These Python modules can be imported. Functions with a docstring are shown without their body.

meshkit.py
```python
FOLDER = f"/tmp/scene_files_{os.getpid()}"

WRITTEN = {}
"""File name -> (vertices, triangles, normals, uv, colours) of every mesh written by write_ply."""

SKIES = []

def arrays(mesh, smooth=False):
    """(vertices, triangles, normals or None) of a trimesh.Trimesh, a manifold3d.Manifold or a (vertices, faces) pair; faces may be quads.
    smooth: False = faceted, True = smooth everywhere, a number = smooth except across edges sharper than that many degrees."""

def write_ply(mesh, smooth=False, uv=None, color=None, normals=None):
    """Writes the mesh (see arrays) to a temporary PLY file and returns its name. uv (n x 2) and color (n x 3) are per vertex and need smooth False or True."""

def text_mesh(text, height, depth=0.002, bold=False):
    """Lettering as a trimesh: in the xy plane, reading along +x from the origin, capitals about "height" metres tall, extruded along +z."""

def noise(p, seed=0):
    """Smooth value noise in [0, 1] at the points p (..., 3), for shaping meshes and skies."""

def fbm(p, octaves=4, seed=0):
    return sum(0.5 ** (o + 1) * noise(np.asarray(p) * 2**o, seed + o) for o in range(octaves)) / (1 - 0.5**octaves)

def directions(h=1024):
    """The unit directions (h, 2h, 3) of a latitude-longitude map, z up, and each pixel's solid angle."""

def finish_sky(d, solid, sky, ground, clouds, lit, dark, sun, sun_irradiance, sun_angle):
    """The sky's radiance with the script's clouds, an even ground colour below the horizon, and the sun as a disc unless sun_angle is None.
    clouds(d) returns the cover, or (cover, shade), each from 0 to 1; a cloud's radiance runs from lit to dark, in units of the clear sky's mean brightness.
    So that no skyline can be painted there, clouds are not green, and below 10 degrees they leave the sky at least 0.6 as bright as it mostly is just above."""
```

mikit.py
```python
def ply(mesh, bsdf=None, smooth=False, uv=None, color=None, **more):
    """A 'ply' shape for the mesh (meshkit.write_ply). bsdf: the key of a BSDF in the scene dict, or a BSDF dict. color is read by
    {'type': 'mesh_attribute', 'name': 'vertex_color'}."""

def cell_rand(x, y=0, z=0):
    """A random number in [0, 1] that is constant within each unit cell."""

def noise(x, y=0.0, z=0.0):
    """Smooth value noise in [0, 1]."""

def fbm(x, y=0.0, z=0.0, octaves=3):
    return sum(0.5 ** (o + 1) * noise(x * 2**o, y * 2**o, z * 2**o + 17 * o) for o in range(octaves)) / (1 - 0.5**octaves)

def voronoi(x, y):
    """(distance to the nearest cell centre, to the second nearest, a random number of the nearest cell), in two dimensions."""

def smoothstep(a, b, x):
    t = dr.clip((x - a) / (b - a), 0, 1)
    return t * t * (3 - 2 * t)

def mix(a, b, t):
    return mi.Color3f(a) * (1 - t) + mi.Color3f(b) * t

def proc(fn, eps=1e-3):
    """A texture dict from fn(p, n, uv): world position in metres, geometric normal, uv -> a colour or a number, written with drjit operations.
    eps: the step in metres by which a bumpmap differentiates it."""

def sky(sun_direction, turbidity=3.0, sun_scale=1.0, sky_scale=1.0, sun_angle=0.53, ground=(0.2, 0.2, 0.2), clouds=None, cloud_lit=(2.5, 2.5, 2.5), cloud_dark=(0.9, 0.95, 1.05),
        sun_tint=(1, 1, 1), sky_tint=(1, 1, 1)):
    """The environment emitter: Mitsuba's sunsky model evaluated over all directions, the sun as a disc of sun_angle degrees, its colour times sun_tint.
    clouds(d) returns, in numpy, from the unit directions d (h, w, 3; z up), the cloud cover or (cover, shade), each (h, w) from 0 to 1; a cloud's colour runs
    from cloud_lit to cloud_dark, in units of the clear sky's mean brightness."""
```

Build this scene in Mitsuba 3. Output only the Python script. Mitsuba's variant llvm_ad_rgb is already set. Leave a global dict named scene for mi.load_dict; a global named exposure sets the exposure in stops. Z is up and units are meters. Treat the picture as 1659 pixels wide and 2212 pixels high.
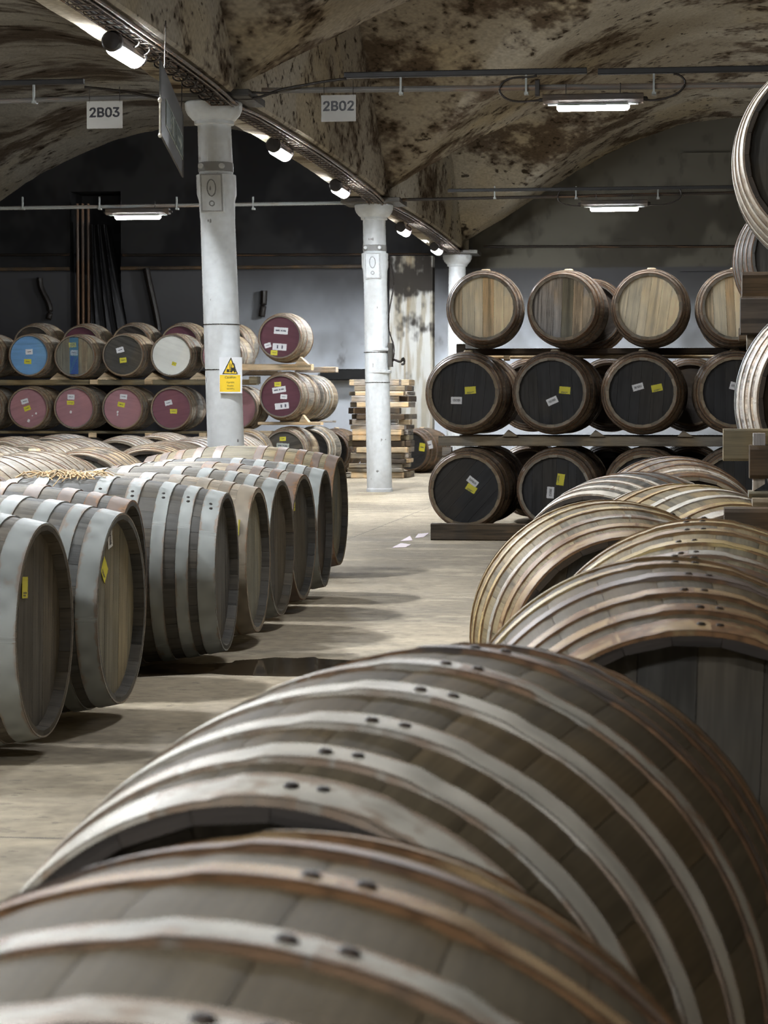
import math, random
import numpy as np, trimesh, mitsuba as mi, drjit as dr, mikit
from mikit import noise, fbm, smoothstep, mix, cell_rand
from shapely.geometry import Polygon, Point, box as sbox
import shapely.affinity as aff
import meshkit
T = mi.ScalarTransform4f
scene, labels = {}, {}
rng = random.Random(7)

# ------------------------------------------------------------------ camera, exposure
F, CH = 4900.0, 0.92                       # focal length in pixels of the 1659 x 2212 frame, lens height
YAW, PITCH = math.radians(7.66855), math.radians(2.69909)
FW = np.array([-math.sin(YAW) * math.cos(PITCH), math.cos(YAW) * math.cos(PITCH), -math.sin(PITCH)])
RT = np.cross(FW, [0, 0, 1.0]); RT /= np.linalg.norm(RT); UP = np.cross(RT, FW)
CAM = np.array([0, 0, CH])
scene['camera'] = {'type': 'thinlens', 'fov': math.degrees(2 * math.atan(829.5 / F)), 'fov_axis': 'x',
                   'aperture_radius': 0.0022, 'focus_distance': 9.5, 'near_clip': 0.05, 'far_clip': 200.0,
                   'to_world': T().look_at(origin=CAM.tolist(), target=(CAM + FW).tolist(), up=[0, 0, 1])}
exposure = 3.2

def ray(px, py): return FW + RT * (px - 829.5) / F - UP * (py - 1106) / F
def at_y(px, py, y): d = ray(px, py); return CAM + d * (y / d[1])
def at_z(px, py, z): d = ray(px, py); return CAM + d * ((z - CH) / d[2])
def at_plane(px, py, p0, n): d = ray(px, py); return CAM + d * (np.dot(np.asarray(p0) - CAM, n) / np.dot(d, n))

# ------------------------------------------------------------------ lamps' strength (radiance)
TUBE = [x * 80.0 for x in (0.96, 1.0, 1.04)]
BATTEN = [x * 36.0 for x in (0.97, 1.0, 1.04)]

# ------------------------------------------------------------------ materials
def bsdf(name, d): scene[name] = d
WOODS = [(.108, .104, .093), (.215, .180, .143), (.84, .74, .54), (.37, .34, .31), (.030, .030, .031), (.84, .86, .80), (.17, .35, .60), (.37, .19, .21),
         (.115, .040, .056), (.080, .075, .065), (.190, .180, .140), (.64, .50, .32), (.085, .063, .043), (.225, .185, .135), (.104, .080, .047), (.03, .06, .26),
         (.20, .165, .10), (.24, .21, .165), (.055, .045, .037), (.20, .082, .105)]
GRAIN = [.7, .8, .5, 1.3, .6, .10, .25, .18, .2, .65, .65, .7, 1, .8, .5, .2, .8, .8, 1, .2]
METALS = [(.262, .277, .264), (.215, .175, .14), (.34, .232, .118), (.41, .385, .325), (.46, .345, .155), (.02, .016, .013), (.165, .126, .103), (.54, .505, .43), (.10, .08, .066), (.22, .185, .138), (.13, .125, .115)]
RUST = [.16, .5, .62, .5, .5, 0, .45, .30, .5, .2, .12]

def decode(uv):
    pal = dr.floor(uv.x / 1000.0)
    rem = uv.x - pal * 1000.0
    seed = dr.floor(rem / 10.0)
    return pal, seed, (rem - seed * 10.0) / 20.0, uv.y

def pick(pal, table):
    c = mi.Color3f(table[0])
    for i in range(1, len(table)): c = dr.select(pal == i, mi.Color3f(table[i]), c)
    return c

def pick1(pal, table):
    c = mi.Float(table[0])
    for i in range(1, len(table)): c = dr.select(pal == i, mi.Float(table[i]), c)
    return c

def wood_fn(p, n, uv):
    pal, seed, a, v = decode(uv)
    base, g = pick(pal, WOODS), pick1(pal, GRAIN)
    tone = cell_rand(seed, pal, 3)
    s = seed * 3.7
    grain = fbm(a * 70 + s, v * 3.5 + s, 0.0, 3)
    fine = noise(a * 420 + s, v * 22, seed)
    blot = fbm(p.x * 4.5 + s * .13, p.y * 4.5, p.z * 4.5, 4)
    k = 1 + g * (0.34 * (tone - 0.5) + 0.85 * (grain - 0.5) + 0.35 * (fine - 0.5)) + (0.25 + 0.5 * g) * (blot - 0.5)
    dark = smoothstep(0.60, 0.74, fbm(a * 30 + s * 1.3, v * 2.2 + s, 5.0, 3)) * g * 0.45
    c = base * dr.maximum(k, 0.15) * (1 - dark)
    stain = fbm(v * 5.0 + s * 0.01, a * 2 + 3.0, seed * 0.01, 3)
    c = c * (mi.Color3f(1) + (mix((.86, .88, .92), (1.20, 1.05, .82), smoothstep(.35, .68, stain)) - mi.Color3f(1)) * dr.minimum(g, 1.0))
    warm = noise(p.x * 2.3 + s, p.y * 2.3, p.z * 2.3) - 0.5
    return c * (mi.Color3f(1) + mi.Color3f(.16, .0, -.2) * warm * g)

def metal_fn(p, n, uv):
    pal, seed, a, v = decode(uv)
    base, r = pick(pal, METALS), pick1(pal, RUST)
    s = seed * 5.3
    hoop = dr.select(seed >= 50, mi.Float(1), mi.Float(0))
    edge = smoothstep(0.24, 0.5, dr.abs(v - 0.5)) * hoop * 0.30
    v = dr.select(seed >= 50, v * 0.04, v)
    b = fbm(a * 9 + s, v * 26 + s, p.z * 3, 4)
    f = noise(a * 90 + s, v * 160, s)
    rust = smoothstep(0.72 - 0.42 * r, 0.92 - 0.42 * r, b + 0.18 * (f - .5) + edge)
    c = base * (0.80 + 0.40 * noise(a * 25 + s, v * 40, 2.0) )
    return mix(c, mi.Color3f(.19, .100, .046) * (0.6 + 0.8 * f), rust * dr.minimum(1.0, 0.35 + r))

def plaster_fn(p, n, uv):
    st = smoothstep(-3.2, -5.0, p.x)                       # streaked bays on the left, also darker overall
    x = p.x * (1 - 0.75 * st)
    q = fbm(x * 1.1 + 3, p.y * 0.9, p.z * 1.1, 4)
    m = fbm(x * 5 + 9, p.y * 3.6, p.z * 5, 4)
    f = fbm(x * 19, p.y * 15, p.z * 19, 3)
    base = mix((.43, .395, .325), (.31, .272, .212), smoothstep(.35, .65, fbm(p.x * .7, p.y * .7, p.z * .7 + 4, 3)))
    base = mix(base, (.44, .365, .235), 0.45 * smoothstep(.56, .70, fbm(p.x * .9 + 20, p.y * .9, p.z * .9, 3)))
    brown = smoothstep(.472, .615, 0.46 * q + 0.36 * m + 0.20 * f)
    c = mix(base, mi.Color3f(.080, .054, .036), brown * .88)
    speck = smoothstep(.60, .69, f * .6 + m * .4)
    c = mix(c, mi.Color3f(.035, .027, .02), speck * .85)
    return c * (1 - .42 * st) * (0.82 + 0.36 * noise(p.x * 45, p.y * 45, p.z * 45))

def wall_fn(p, n, uv):
    m = fbm(p.x * 1.6, p.y * 1.6, p.z * 1.1, 4)
    f = fbm(p.x * 7, p.y * 7, p.z * 3.2, 4)
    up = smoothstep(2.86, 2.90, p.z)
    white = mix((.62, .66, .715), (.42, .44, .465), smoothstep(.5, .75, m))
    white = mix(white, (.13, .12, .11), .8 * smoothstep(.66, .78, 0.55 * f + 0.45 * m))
    white = mix(white, mi.Color3f(.040, .040, .044) * (.7 + .6 * f), smoothstep(-6.6, -6.8, p.x))  # shade at the left end of the lower wall, painted into its colour
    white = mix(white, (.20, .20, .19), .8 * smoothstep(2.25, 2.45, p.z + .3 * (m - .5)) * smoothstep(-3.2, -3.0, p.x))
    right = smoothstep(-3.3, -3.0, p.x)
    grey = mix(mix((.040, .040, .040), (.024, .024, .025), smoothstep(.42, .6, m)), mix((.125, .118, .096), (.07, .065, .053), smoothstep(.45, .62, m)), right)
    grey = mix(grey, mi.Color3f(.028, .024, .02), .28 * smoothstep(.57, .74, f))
    white = mix(white, (.085, .085, .088), smoothstep(1.35, 2.85, p.z + .5 * (m - .5)))  # lower wall turns darker towards its top
    return mix(white, grey, up)

def pier_fn(p, n, uv):
    v = fbm(p.x * 14, 3.0, p.z * 1.3, 4)
    m = fbm(p.x * 4, 1.0, p.z * 3.0, 4)
    c = mix((.55, .55, .52), (.40, .37, .30), smoothstep(.45, .62, v))
    c = mix(c, (.30, .23, .13), .7 * smoothstep(.58, .70, fbm(p.x * 9 + 5, 8.0, p.z * .5, 3)))
    return mix(c, (.05, .045, .04), smoothstep(.47, .60, m * .6 + v * .2 + .20 * smoothstep(1.6, 3.0, p.z)))

def floor_fn(p, n, uv):
    a = fbm(p.x * .9, p.y * .55, 1.0, 4)
    m = fbm(p.x * 3.0, p.y * 5.0, 3.0, 4)
    f = fbm(p.x * 26, p.y * 26, 0.0, 3)
    c = mix((.345, .292, .212), (.245, .208, .153), smoothstep(.35, .65, a))
    c = mix(c, (.40, .343, .250), .7 * smoothstep(.5, .66, m))
    c = mix(c, (.17, .15, .12), .40 * smoothstep(.50, .78, fbm(p.x * 1.7 + 7, p.y * 2.9, 6.0, 4)))
    c = c * (0.78 + 0.44 * f)
    spot = smoothstep(.66, .80, fbm(p.x * 21 + 2, p.y * 34, 8.0, 4))
    c = mix(c, (.12, .105, .085), .40 * spot)
    c = c * (.90 + .20 * fbm(p.x * 2.2, p.y * 11.0, 2.0, 4))
    jy = dr.abs(p.y / 3.1 - dr.floor(p.y / 3.1) - .5 + 0.003 * noise(p.x * 3, 1.0, 1.0))
    jx = dr.abs((p.x + .62) / 3.4 - dr.floor((p.x + .62) / 3.4) - .5)
    j = dr.maximum(1 - smoothstep(.0012, .0035, jy), 1 - smoothstep(.0008, .0022, jx))
    return mix(c, (.11, .10, .085), .65 * j)

def white_fn(p, n, uv):
    m = fbm(p.x * 6, p.y * 6, p.z * 1.6, 4)
    f = fbm(p.x * 30, p.y * 30, p.z * 30, 3)
    c = mix((.70, .735, .745), (.56, .575, .57), smoothstep(.40, .68, m))
    low = 1 - smoothstep(.05, .55, p.z)
    chip = smoothstep(.80 - .13 * low, .83 - .13 * low, fbm(p.x * 22, p.y * 22, p.z * 9, 3))
    c = mix(c, (.10, .095, .09), .75 * chip)
    return c * (.9 + .2 * f)

def principled(fn, rough=.7, spec=.3, metallic=0.0):
    return {'type': 'twosided', 'bsdf': {'type': 'principled', 'base_color': mikit.proc(fn), 'roughness': rough, 'specular': spec, 'metallic': metallic}}
bsdf('m_wood', principled(wood_fn, .62, .32))
bsdf('m_metal', principled(metal_fn, .50, .45, .12))
bsdf('m_plaster', {'type': 'twosided', 'bsdf': {'type': 'diffuse', 'reflectance': mikit.proc(plaster_fn)}})
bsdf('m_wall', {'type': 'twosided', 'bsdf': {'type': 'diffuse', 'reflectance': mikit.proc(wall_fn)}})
def dark_wall_fn(p, n, uv): return mix((.10, .095, .085), (.05, .048, .043), fbm(p.x * 1.5, p.y * 1.5, p.z * 1.5, 3))  # unseen walls, toned dark to cut the bounced light
bsdf('m_dark_wall', {'type': 'twosided', 'bsdf': {'type': 'diffuse', 'reflectance': mikit.proc(dark_wall_fn)}})
bsdf('m_pier', {'type': 'twosided', 'bsdf': {'type': 'diffuse', 'reflectance': mikit.proc(pier_fn)}})
bsdf('m_floor', principled(floor_fn, .78, .22))
bsdf('m_white', principled(white_fn, .5, .4))
bsdf('m_flat', {'type': 'twosided', 'bsdf': {'type': 'principled', 'base_color': {'type': 'mesh_attribute', 'name': 'vertex_color'}, 'roughness': .55, 'specular': .35}})
bsdf('m_water', {'type': 'twosided', 'bsdf': {'type': 'principled', 'base_color': {'type': 'rgb', 'value': [.030, .022, .014]}, 'roughness': .03, 'specular': .6}})
bsdf('m_lamp', {'type': 'diffuse', 'reflectance': {'type': 'rgb', 'value': [.8, .8, .8]}})

# ------------------------------------------------------------------ mesh helpers
def vf(v, f, uv=None): return dict(v=np.asarray(v, float), f=np.asarray(f, int), uv=None if uv is None else np.asarray(uv, float))
def join(*ms):
    v, f, uv, n = [], [], [], 0
    for m in ms:
        v.append(m['v']); f.append(m['f'] + n); n += len(m['v'])
        uv.append(m['uv'] if m['uv'] is not None else np.zeros((len(m['v']), 2)))
    return vf(np.vstack(v), np.vstack(f), np.vstack(uv))
def moved(m, mat):
    mat = np.asarray(mat, float); return vf(m['v'] @ mat[:3, :3].T + mat[:3, 3], m['f'], m['uv'])
def M(x=0, y=0, z=0, rz=0, rx=0, ry=0):
    t = np.eye(4); t[:3, 3] = x, y, z
    for a, ax in ((rz, [0, 0, 1]), (rx, [1, 0, 0]), (ry, [0, 1, 0])):
        if a: t = t @ trimesh.transformations.rotation_matrix(math.radians(a), ax)
    return t
def UV(pal, seed, a): return pal * 1000.0 + (int(seed) % 100) * 10.0 + np.clip(np.asarray(a, float) * 20.0, 0.05, 9.9)

used = {}
def key_for(base):
    n = used.get(base, 0); used[base] = n + 1
    return base if n == 0 else f'{base}_{n:03d}'
def tag(key, label=None, cat=None, group=None, kind=None):
    labels[key] = {k: v for k, v in (('label', label), ('category', cat), ('group', group), ('kind', kind)) if v}
def thing(name, label, cat, group=None):
    k = key_for(name); tag(k, label, cat, group); return k
def put(name, m, mat, parent=None, smooth=False, to=None, color=None, **more):
    """one entry of the scene; m is a mesh dict or a ready ply dict"""
    k = key_for((parent + '__' + name) if parent else name)
    if 'type' in m: d = dict(m)
    else:
        col = None if color is None else np.tile(np.asarray(color, float), (len(m['v']), 1))
        d = mikit.ply((m['v'], m['f']), mat, smooth=smooth, uv=m['uv'], color=col, **more)
    if to is not None: d['to_world'] = to
    scene[k] = d
    return k
def plyd(m, mat, smooth=False, color=None):
    col = None if color is None else np.tile(np.asarray(color, float), (len(m['v']), 1))
    return mikit.ply((m['v'], m['f']), mat, smooth=smooth, uv=m['uv'], color=col)

def prism(poly2, h0, h1, axis='z', pal=0, seed=0, grain='long'):
    """straight extrusion of a convex-ish outline (n,2) from h0 to h1, faces split (flat shaded), with wood uv"""
    P = np.asarray(poly2, float); n = len(P); V, Fc, U = [], [], []
    for i in range(n):
        a, b = P[i], P[(i + 1) % n]; k = len(V); w = np.linalg.norm(b - a); o = .013 * i
        V += [(*a, h0), (*b, h0), (*b, h1), (*a, h1)]
        Fc += [(k, k + 1, k + 2), (k, k + 2, k + 3)]
        if grain == 'long': U += [(o, h0), (o + w, h0), (o + w, h1), (o, h1)]
        else: U += [(h0 + o, a[0]), (h0 + o, b[0]), (h1 + o, b[0]), (h1 + o, a[0])]
    c = P.mean(0)
    for h, fl in ((h0, 1), (h1, 0)):
        k = len(V); V += [(*q, h) for q in P]; lo = P.min(0)
        if grain == 'long': U += [(q[1] - lo[1], q[0] - lo[0]) for q in P]
        else: U += [(q[1] - lo[1], q[0]) for q in P]
        for i in range(1, n - 1): Fc.append((k, k + i + 1, k + i) if fl else (k, k + i, k + i + 1))
    V, U = np.array(V), np.array(U)
    uv = np.stack([UV(pal, seed, np.mod(np.abs(U[:, 0]), .48)), U[:, 1]], 1)
    if axis == 'x': V = V[:, [2, 0, 1]]
    if axis == 'y': V = V[:, [1, 2, 0]]
    return vf(V, Fc, uv)

def timber(l, w, h, pal=12, seed=0, ch=.006, axis='x', jag=0.0):
    """sawn timber along axis, centred in plan, bottom at z = 0; bevelled edges"""
    r = random.Random(seed * 31 + 5)
    c = [ch * (0.6 + 1.3 * r.random()) for _ in range(4)]
    P = [(-w / 2 + c[0], 0), (w / 2 - c[1], 0), (w / 2, c[1]), (w / 2, h - c[2]), (w / 2 - c[2], h), (-w / 2 + c[3], h), (-w / 2, h - c[3]), (-w / 2, c[0])]
    m = prism(P, -l / 2, l / 2, 'x', pal, seed)
    if axis == 'y': m = moved(m, M(rz=90))
    return m

def boxm(l, w, h, pal=0, seed=0, ch=.003): return timber(l, w, h, pal, seed, ch)

def lathe(prof, n=48, pal=0, seed=0, sharp=30):
    """revolve (r, z) profile about z; profile corners sharper than `sharp` are split"""
    P = np.asarray(prof, float); segs = []; cur = [P[0]]
    for i in range(1, len(P)):
        cur.append(P[i])
        if i < len(P) - 1:
            a, b = P[i] - P[i - 1], P[i + 1] - P[i]
            if abs(math.degrees(math.atan2(a[0] * b[1] - a[1] * b[0], a @ b))) > sharp: segs.append(cur); cur = [P[i]]
    segs.append(cur); out = []
    th = np.linspace(0, 2 * np.pi, n + 1)
    for s in segs:
        s = np.array(s); k = len(s)
        V = np.stack([np.outer(np.cos(th), s[:, 0]), np.outer(np.sin(th), s[:, 0]), np.tile(s[:, 1], (n + 1, 1))], -1).reshape(-1, 3)
        i, j = np.meshgrid(np.arange(n), np.arange(k - 1), indexing='ij'); a = (i * k + j).ravel()
        Fc = np.vstack([np.stack([a, a + k, a + k + 1], 1), np.stack([a, a + k + 1, a + 1], 1)])
        U = np.stack([UV(pal, seed, np.mod(np.repeat(th, k) * .07, .48)), np.tile(s[:, 1], n + 1)], 1)
        out.append(vf(V, Fc, U))
    return join(*out)

def tube(pts, r, sides=10, pal=0, seed=0, smoothpath=True):
    p = np.asarray(pts, float)
    if smoothpath and len(p) > 2:
        from scipy.interpolate import CubicSpline
        d = np.r_[0, np.cumsum(np.linalg.norm(np.diff(p, axis=0), axis=1))]
        p = CubicSpline(d, p)(np.linspace(0, d[-1], max(12, 6 * len(p))))
    t = np.gradient(p, axis=0); t /= np.linalg.norm(t, axis=1, keepdims=True) + 1e-12
    a = np.cross(t, [0.03, 0.02, 1.0]); bad = np.linalg.norm(a, axis=1) < .08
    a[bad] = np.cross(t[bad], [1.0, 0, 0]); a /= np.linalg.norm(a, axis=1, keepdims=True)
    b = np.cross(t, a); th = np.linspace(0, 2 * np.pi, sides + 1)
    V = (p[:, None] + r * (np.cos(th)[None, :, None] * a[:, None] + np.sin(th)[None, :, None] * b[:, None]))
    n, k = V.shape[:2]; i, j = np.meshgrid(np.arange(n - 1), np.arange(k - 1), indexing='ij'); q = (i * k + j).ravel()
    Fc = np.vstack([np.stack([q, q + 1, q + k + 1], 1), np.stack([q, q + k + 1, q + k], 1)])
    L = np.r_[0, np.cumsum(np.linalg.norm(np.diff(p, axis=0), axis=1))]
    U = np.stack([UV(pal, seed, np.tile(th * r, n)), np.repeat(L, k)], 1)
    V = V.reshape(-1, 3)
    caps = []
    for e in (0, n - 1):
        caps.append([(e * k + (0), e * k + x, e * k + x + 1) if e else (0, x + 1, x) for x in range(1, k - 2)])
    return vf(V, np.vstack([Fc, np.array(caps[0]), np.array(caps[1])]), U)

def flatpoly(poly, th=.001, holes=True):
    """shapely polygon (x, y) -> thin slab, z from 0 to th"""
    m = trimesh.creation.extrude_polygon(poly, th)
    return vf(m.vertices, m.faces)
def text(s, h, th=.001, bold=True):
    t = meshkit.text_mesh(s, h, .002, bold)
    if not isinstance(t, trimesh.Trimesh): t = trimesh.Trimesh(*t[:2])
    v = np.array(t.vertices, float); v -= (v.max(0) + v.min(0)) / 2
    s_ = h / max(1e-6, np.ptp(v[:, 1])) if np.ptp(v[:, 1]) > 0 else 1
    v[:, :2] *= s_ if abs(s_ - 1) < .6 else 1
    if np.ptp(v[:, 2]) > 0: v[:, 2] *= th / np.ptp(v[:, 2])
    return vf(v, t.faces)

# ------------------------------------------------------------------ the room
BAY, X0, Y0, SPRING, CROWN = 7.965, -3.27, 15.93, 3.12, 4.98
XL, XR, YB, YF = -15.2, 8.66, 32.6, -6.0
def arch(d): return SPRING + (CROWN - SPRING) * np.sin(np.pi / 2 * np.clip(d / (BAY / 2), 0, 1))
def line_dist(c, c0): q = np.mod(np.asarray(c) - c0 + BAY / 2, BAY) - BAY / 2; return np.abs(q)
def vault(x, y):
    a, b = arch(line_dist(x, X0)), arch(line_dist(y, Y0)); k = .05
    h = np.clip(.5 + .5 * (a - b) / k, 0, 1)
    return b * (1 - h) + a * h + k * h * (1 - h)

def floor_mesh():
    v = [(XL, YF, 0), (XR, YF, 0), (XR, YB, 0), (XL, YB, 0)]
    return vf(v, [(0, 1, 2), (0, 2, 3)], np.zeros((4, 2)))
put('floor', floor_mesh(), 'm_floor'); tag('floor', 'worn grey-beige concrete floor of the warehouse', None, None, 'structure')

def grid_surface(xs, ys, fz):
    X, Y = np.meshgrid(xs, ys, indexing='ij'); V = np.stack([X, Y, fz(X, Y)], -1).reshape(-1, 3)
    n = len(ys); i, j = np.meshgrid(np.arange(len(xs) - 1), np.arange(n - 1), indexing='ij'); a = (i * n + j).ravel()
    return vf(V, np.vstack([np.stack([a, a + 1, a + n + 1], 1), np.stack([a, a + n + 1, a + n], 1)]), np.zeros((len(V), 2)))
def vault_z(X, Y):
    P = np.stack([X, Y, X * 0], -1).reshape(-1, 3)
    bump = .05 * (meshkit.fbm(P * 1.3) - .5) + .03 * (meshkit.fbm(P * 5.0 + 7) - .5)
    return vault(X, Y) + np.asarray(bump).reshape(X.shape)
put('ceiling', grid_surface(np.linspace(XL, XR, 240), np.linspace(YF, YB, 390), vault_z), 'm_plaster', smooth=True)
tag('ceiling', 'stained and flaking plaster groin vault', None, None, 'structure')

BW, BH = .11, .33                                              # arcade beams between the columns, along the aisle
def soffit(y): return SPRING - .03 + .05 * np.sin(np.pi * np.clip(line_dist(y, Y0) / BAY, 0, .5)) ** .8
def arcade(xc):
    ys = np.linspace(YF, YB, 200); V, Fc = [], []
    zs, zt = soffit(ys), np.maximum(arch(line_dist(ys, Y0)) + .12, soffit(ys) + .1)
    P = np.stack([ys, ys * 0, ys * 2.0], -1)
    j = .02 * (np.asarray(meshkit.fbm(P * 2.0)) - .5)
    for k, (dx, z) in enumerate(((-BH, zt), (-BH, zs + .02 + j), (-BH + .03, zs + j), (BW - .02, zs + j * .5), (BW, zs + .02 + j * .5), (BW, zt))):
        V.append(np.stack([xc + dx + .4 * j, ys, z], -1))
    n = len(ys); out = []
    for k in range(5):
        a = np.arange(n - 1)
        out.append(vf(np.vstack([V[k], V[k + 1]]), np.vstack([np.stack([a, a + 1, a + n + 1], 1), np.stack([a, a + n + 1, a + n], 1)]), np.zeros((2 * n, 2))))
    return join(*out)
for xc in (X0 - BAY, X0, X0 + BAY):
    put('arcade_beam', arcade(xc), 'm_plaster', 'ceiling', smooth=True)

def panel(x0, x1, z0, z1, y0, y1):
    b = trimesh.creation.box([x1 - x0, y1 - y0, z1 - z0]); return vf(b.vertices + [(x0 + x1) / 2, (y0 + y1) / 2, (z0 + z1) / 2], b.faces, np.zeros((8, 2)))
NX0, NX1, NZ0, NZ1 = at_y(152, 700, YB)[0], at_y(262, 700, YB)[0], .0, 4.05     # dark recess in the back wall
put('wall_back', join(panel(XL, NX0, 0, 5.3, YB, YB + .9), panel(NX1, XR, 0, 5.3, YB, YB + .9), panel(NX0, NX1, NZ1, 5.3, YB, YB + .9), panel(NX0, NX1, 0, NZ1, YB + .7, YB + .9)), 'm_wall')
tag('wall_back', 'end wall, whitewashed below and dark grey above, shade painted in at left', None, None, 'structure')
put('wall_left', panel(XL - .3, XL, 0, 5.3, YF, YB + .9), 'm_dark_wall'); tag('wall_left', 'left warehouse wall', None, None, 'structure')
put('wall_right', panel(XR, XR + .3, 0, 5.3, YF, YB + .9), 'm_dark_wall'); tag('wall_right', 'right warehouse wall', None, None, 'structure')
put('wall_front', panel(XL, XR, 0, 5.3, YF - .3, YF), 'm_dark_wall'); tag('wall_front', 'wall behind the viewer', None, None, 'structure')
# ledge and the raised panels of the end wall
lz = at_y(700, 580, YB)[2]
put('ledge', moved(timber(NX0 - XL, .05, .05, 12, 3, .008), M((XL + NX0) / 2, YB - .024, lz)), 'm_wood', 'wall_back')
put('ledge', moved(timber(X0 - .55 - NX1, .05, .05, 12, 4, .008), M((X0 - .55 + NX1) / 2, YB - .024, lz)), 'm_wood', 'wall_back')
wz = [at_y(1550, y, YB)[2] for y in (586, 520, 330)]
px1 = at_y(1469, 500, YB)[0]
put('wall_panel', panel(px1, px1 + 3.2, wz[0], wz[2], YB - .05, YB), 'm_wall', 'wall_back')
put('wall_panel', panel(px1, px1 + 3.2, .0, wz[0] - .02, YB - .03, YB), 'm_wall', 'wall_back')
# stained pier
pxa, pxb = at_y(841, 700, 32.3)[0], at_y(934, 700, 32.3)[0]
put('trim_1', panel(pxa, pxb, 0, 3.05, YB - .28, YB), 'm_pier'); tag('trim_1', 'whitewashed pier with dark damp stains on the end wall', None, None, 'structure')

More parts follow.
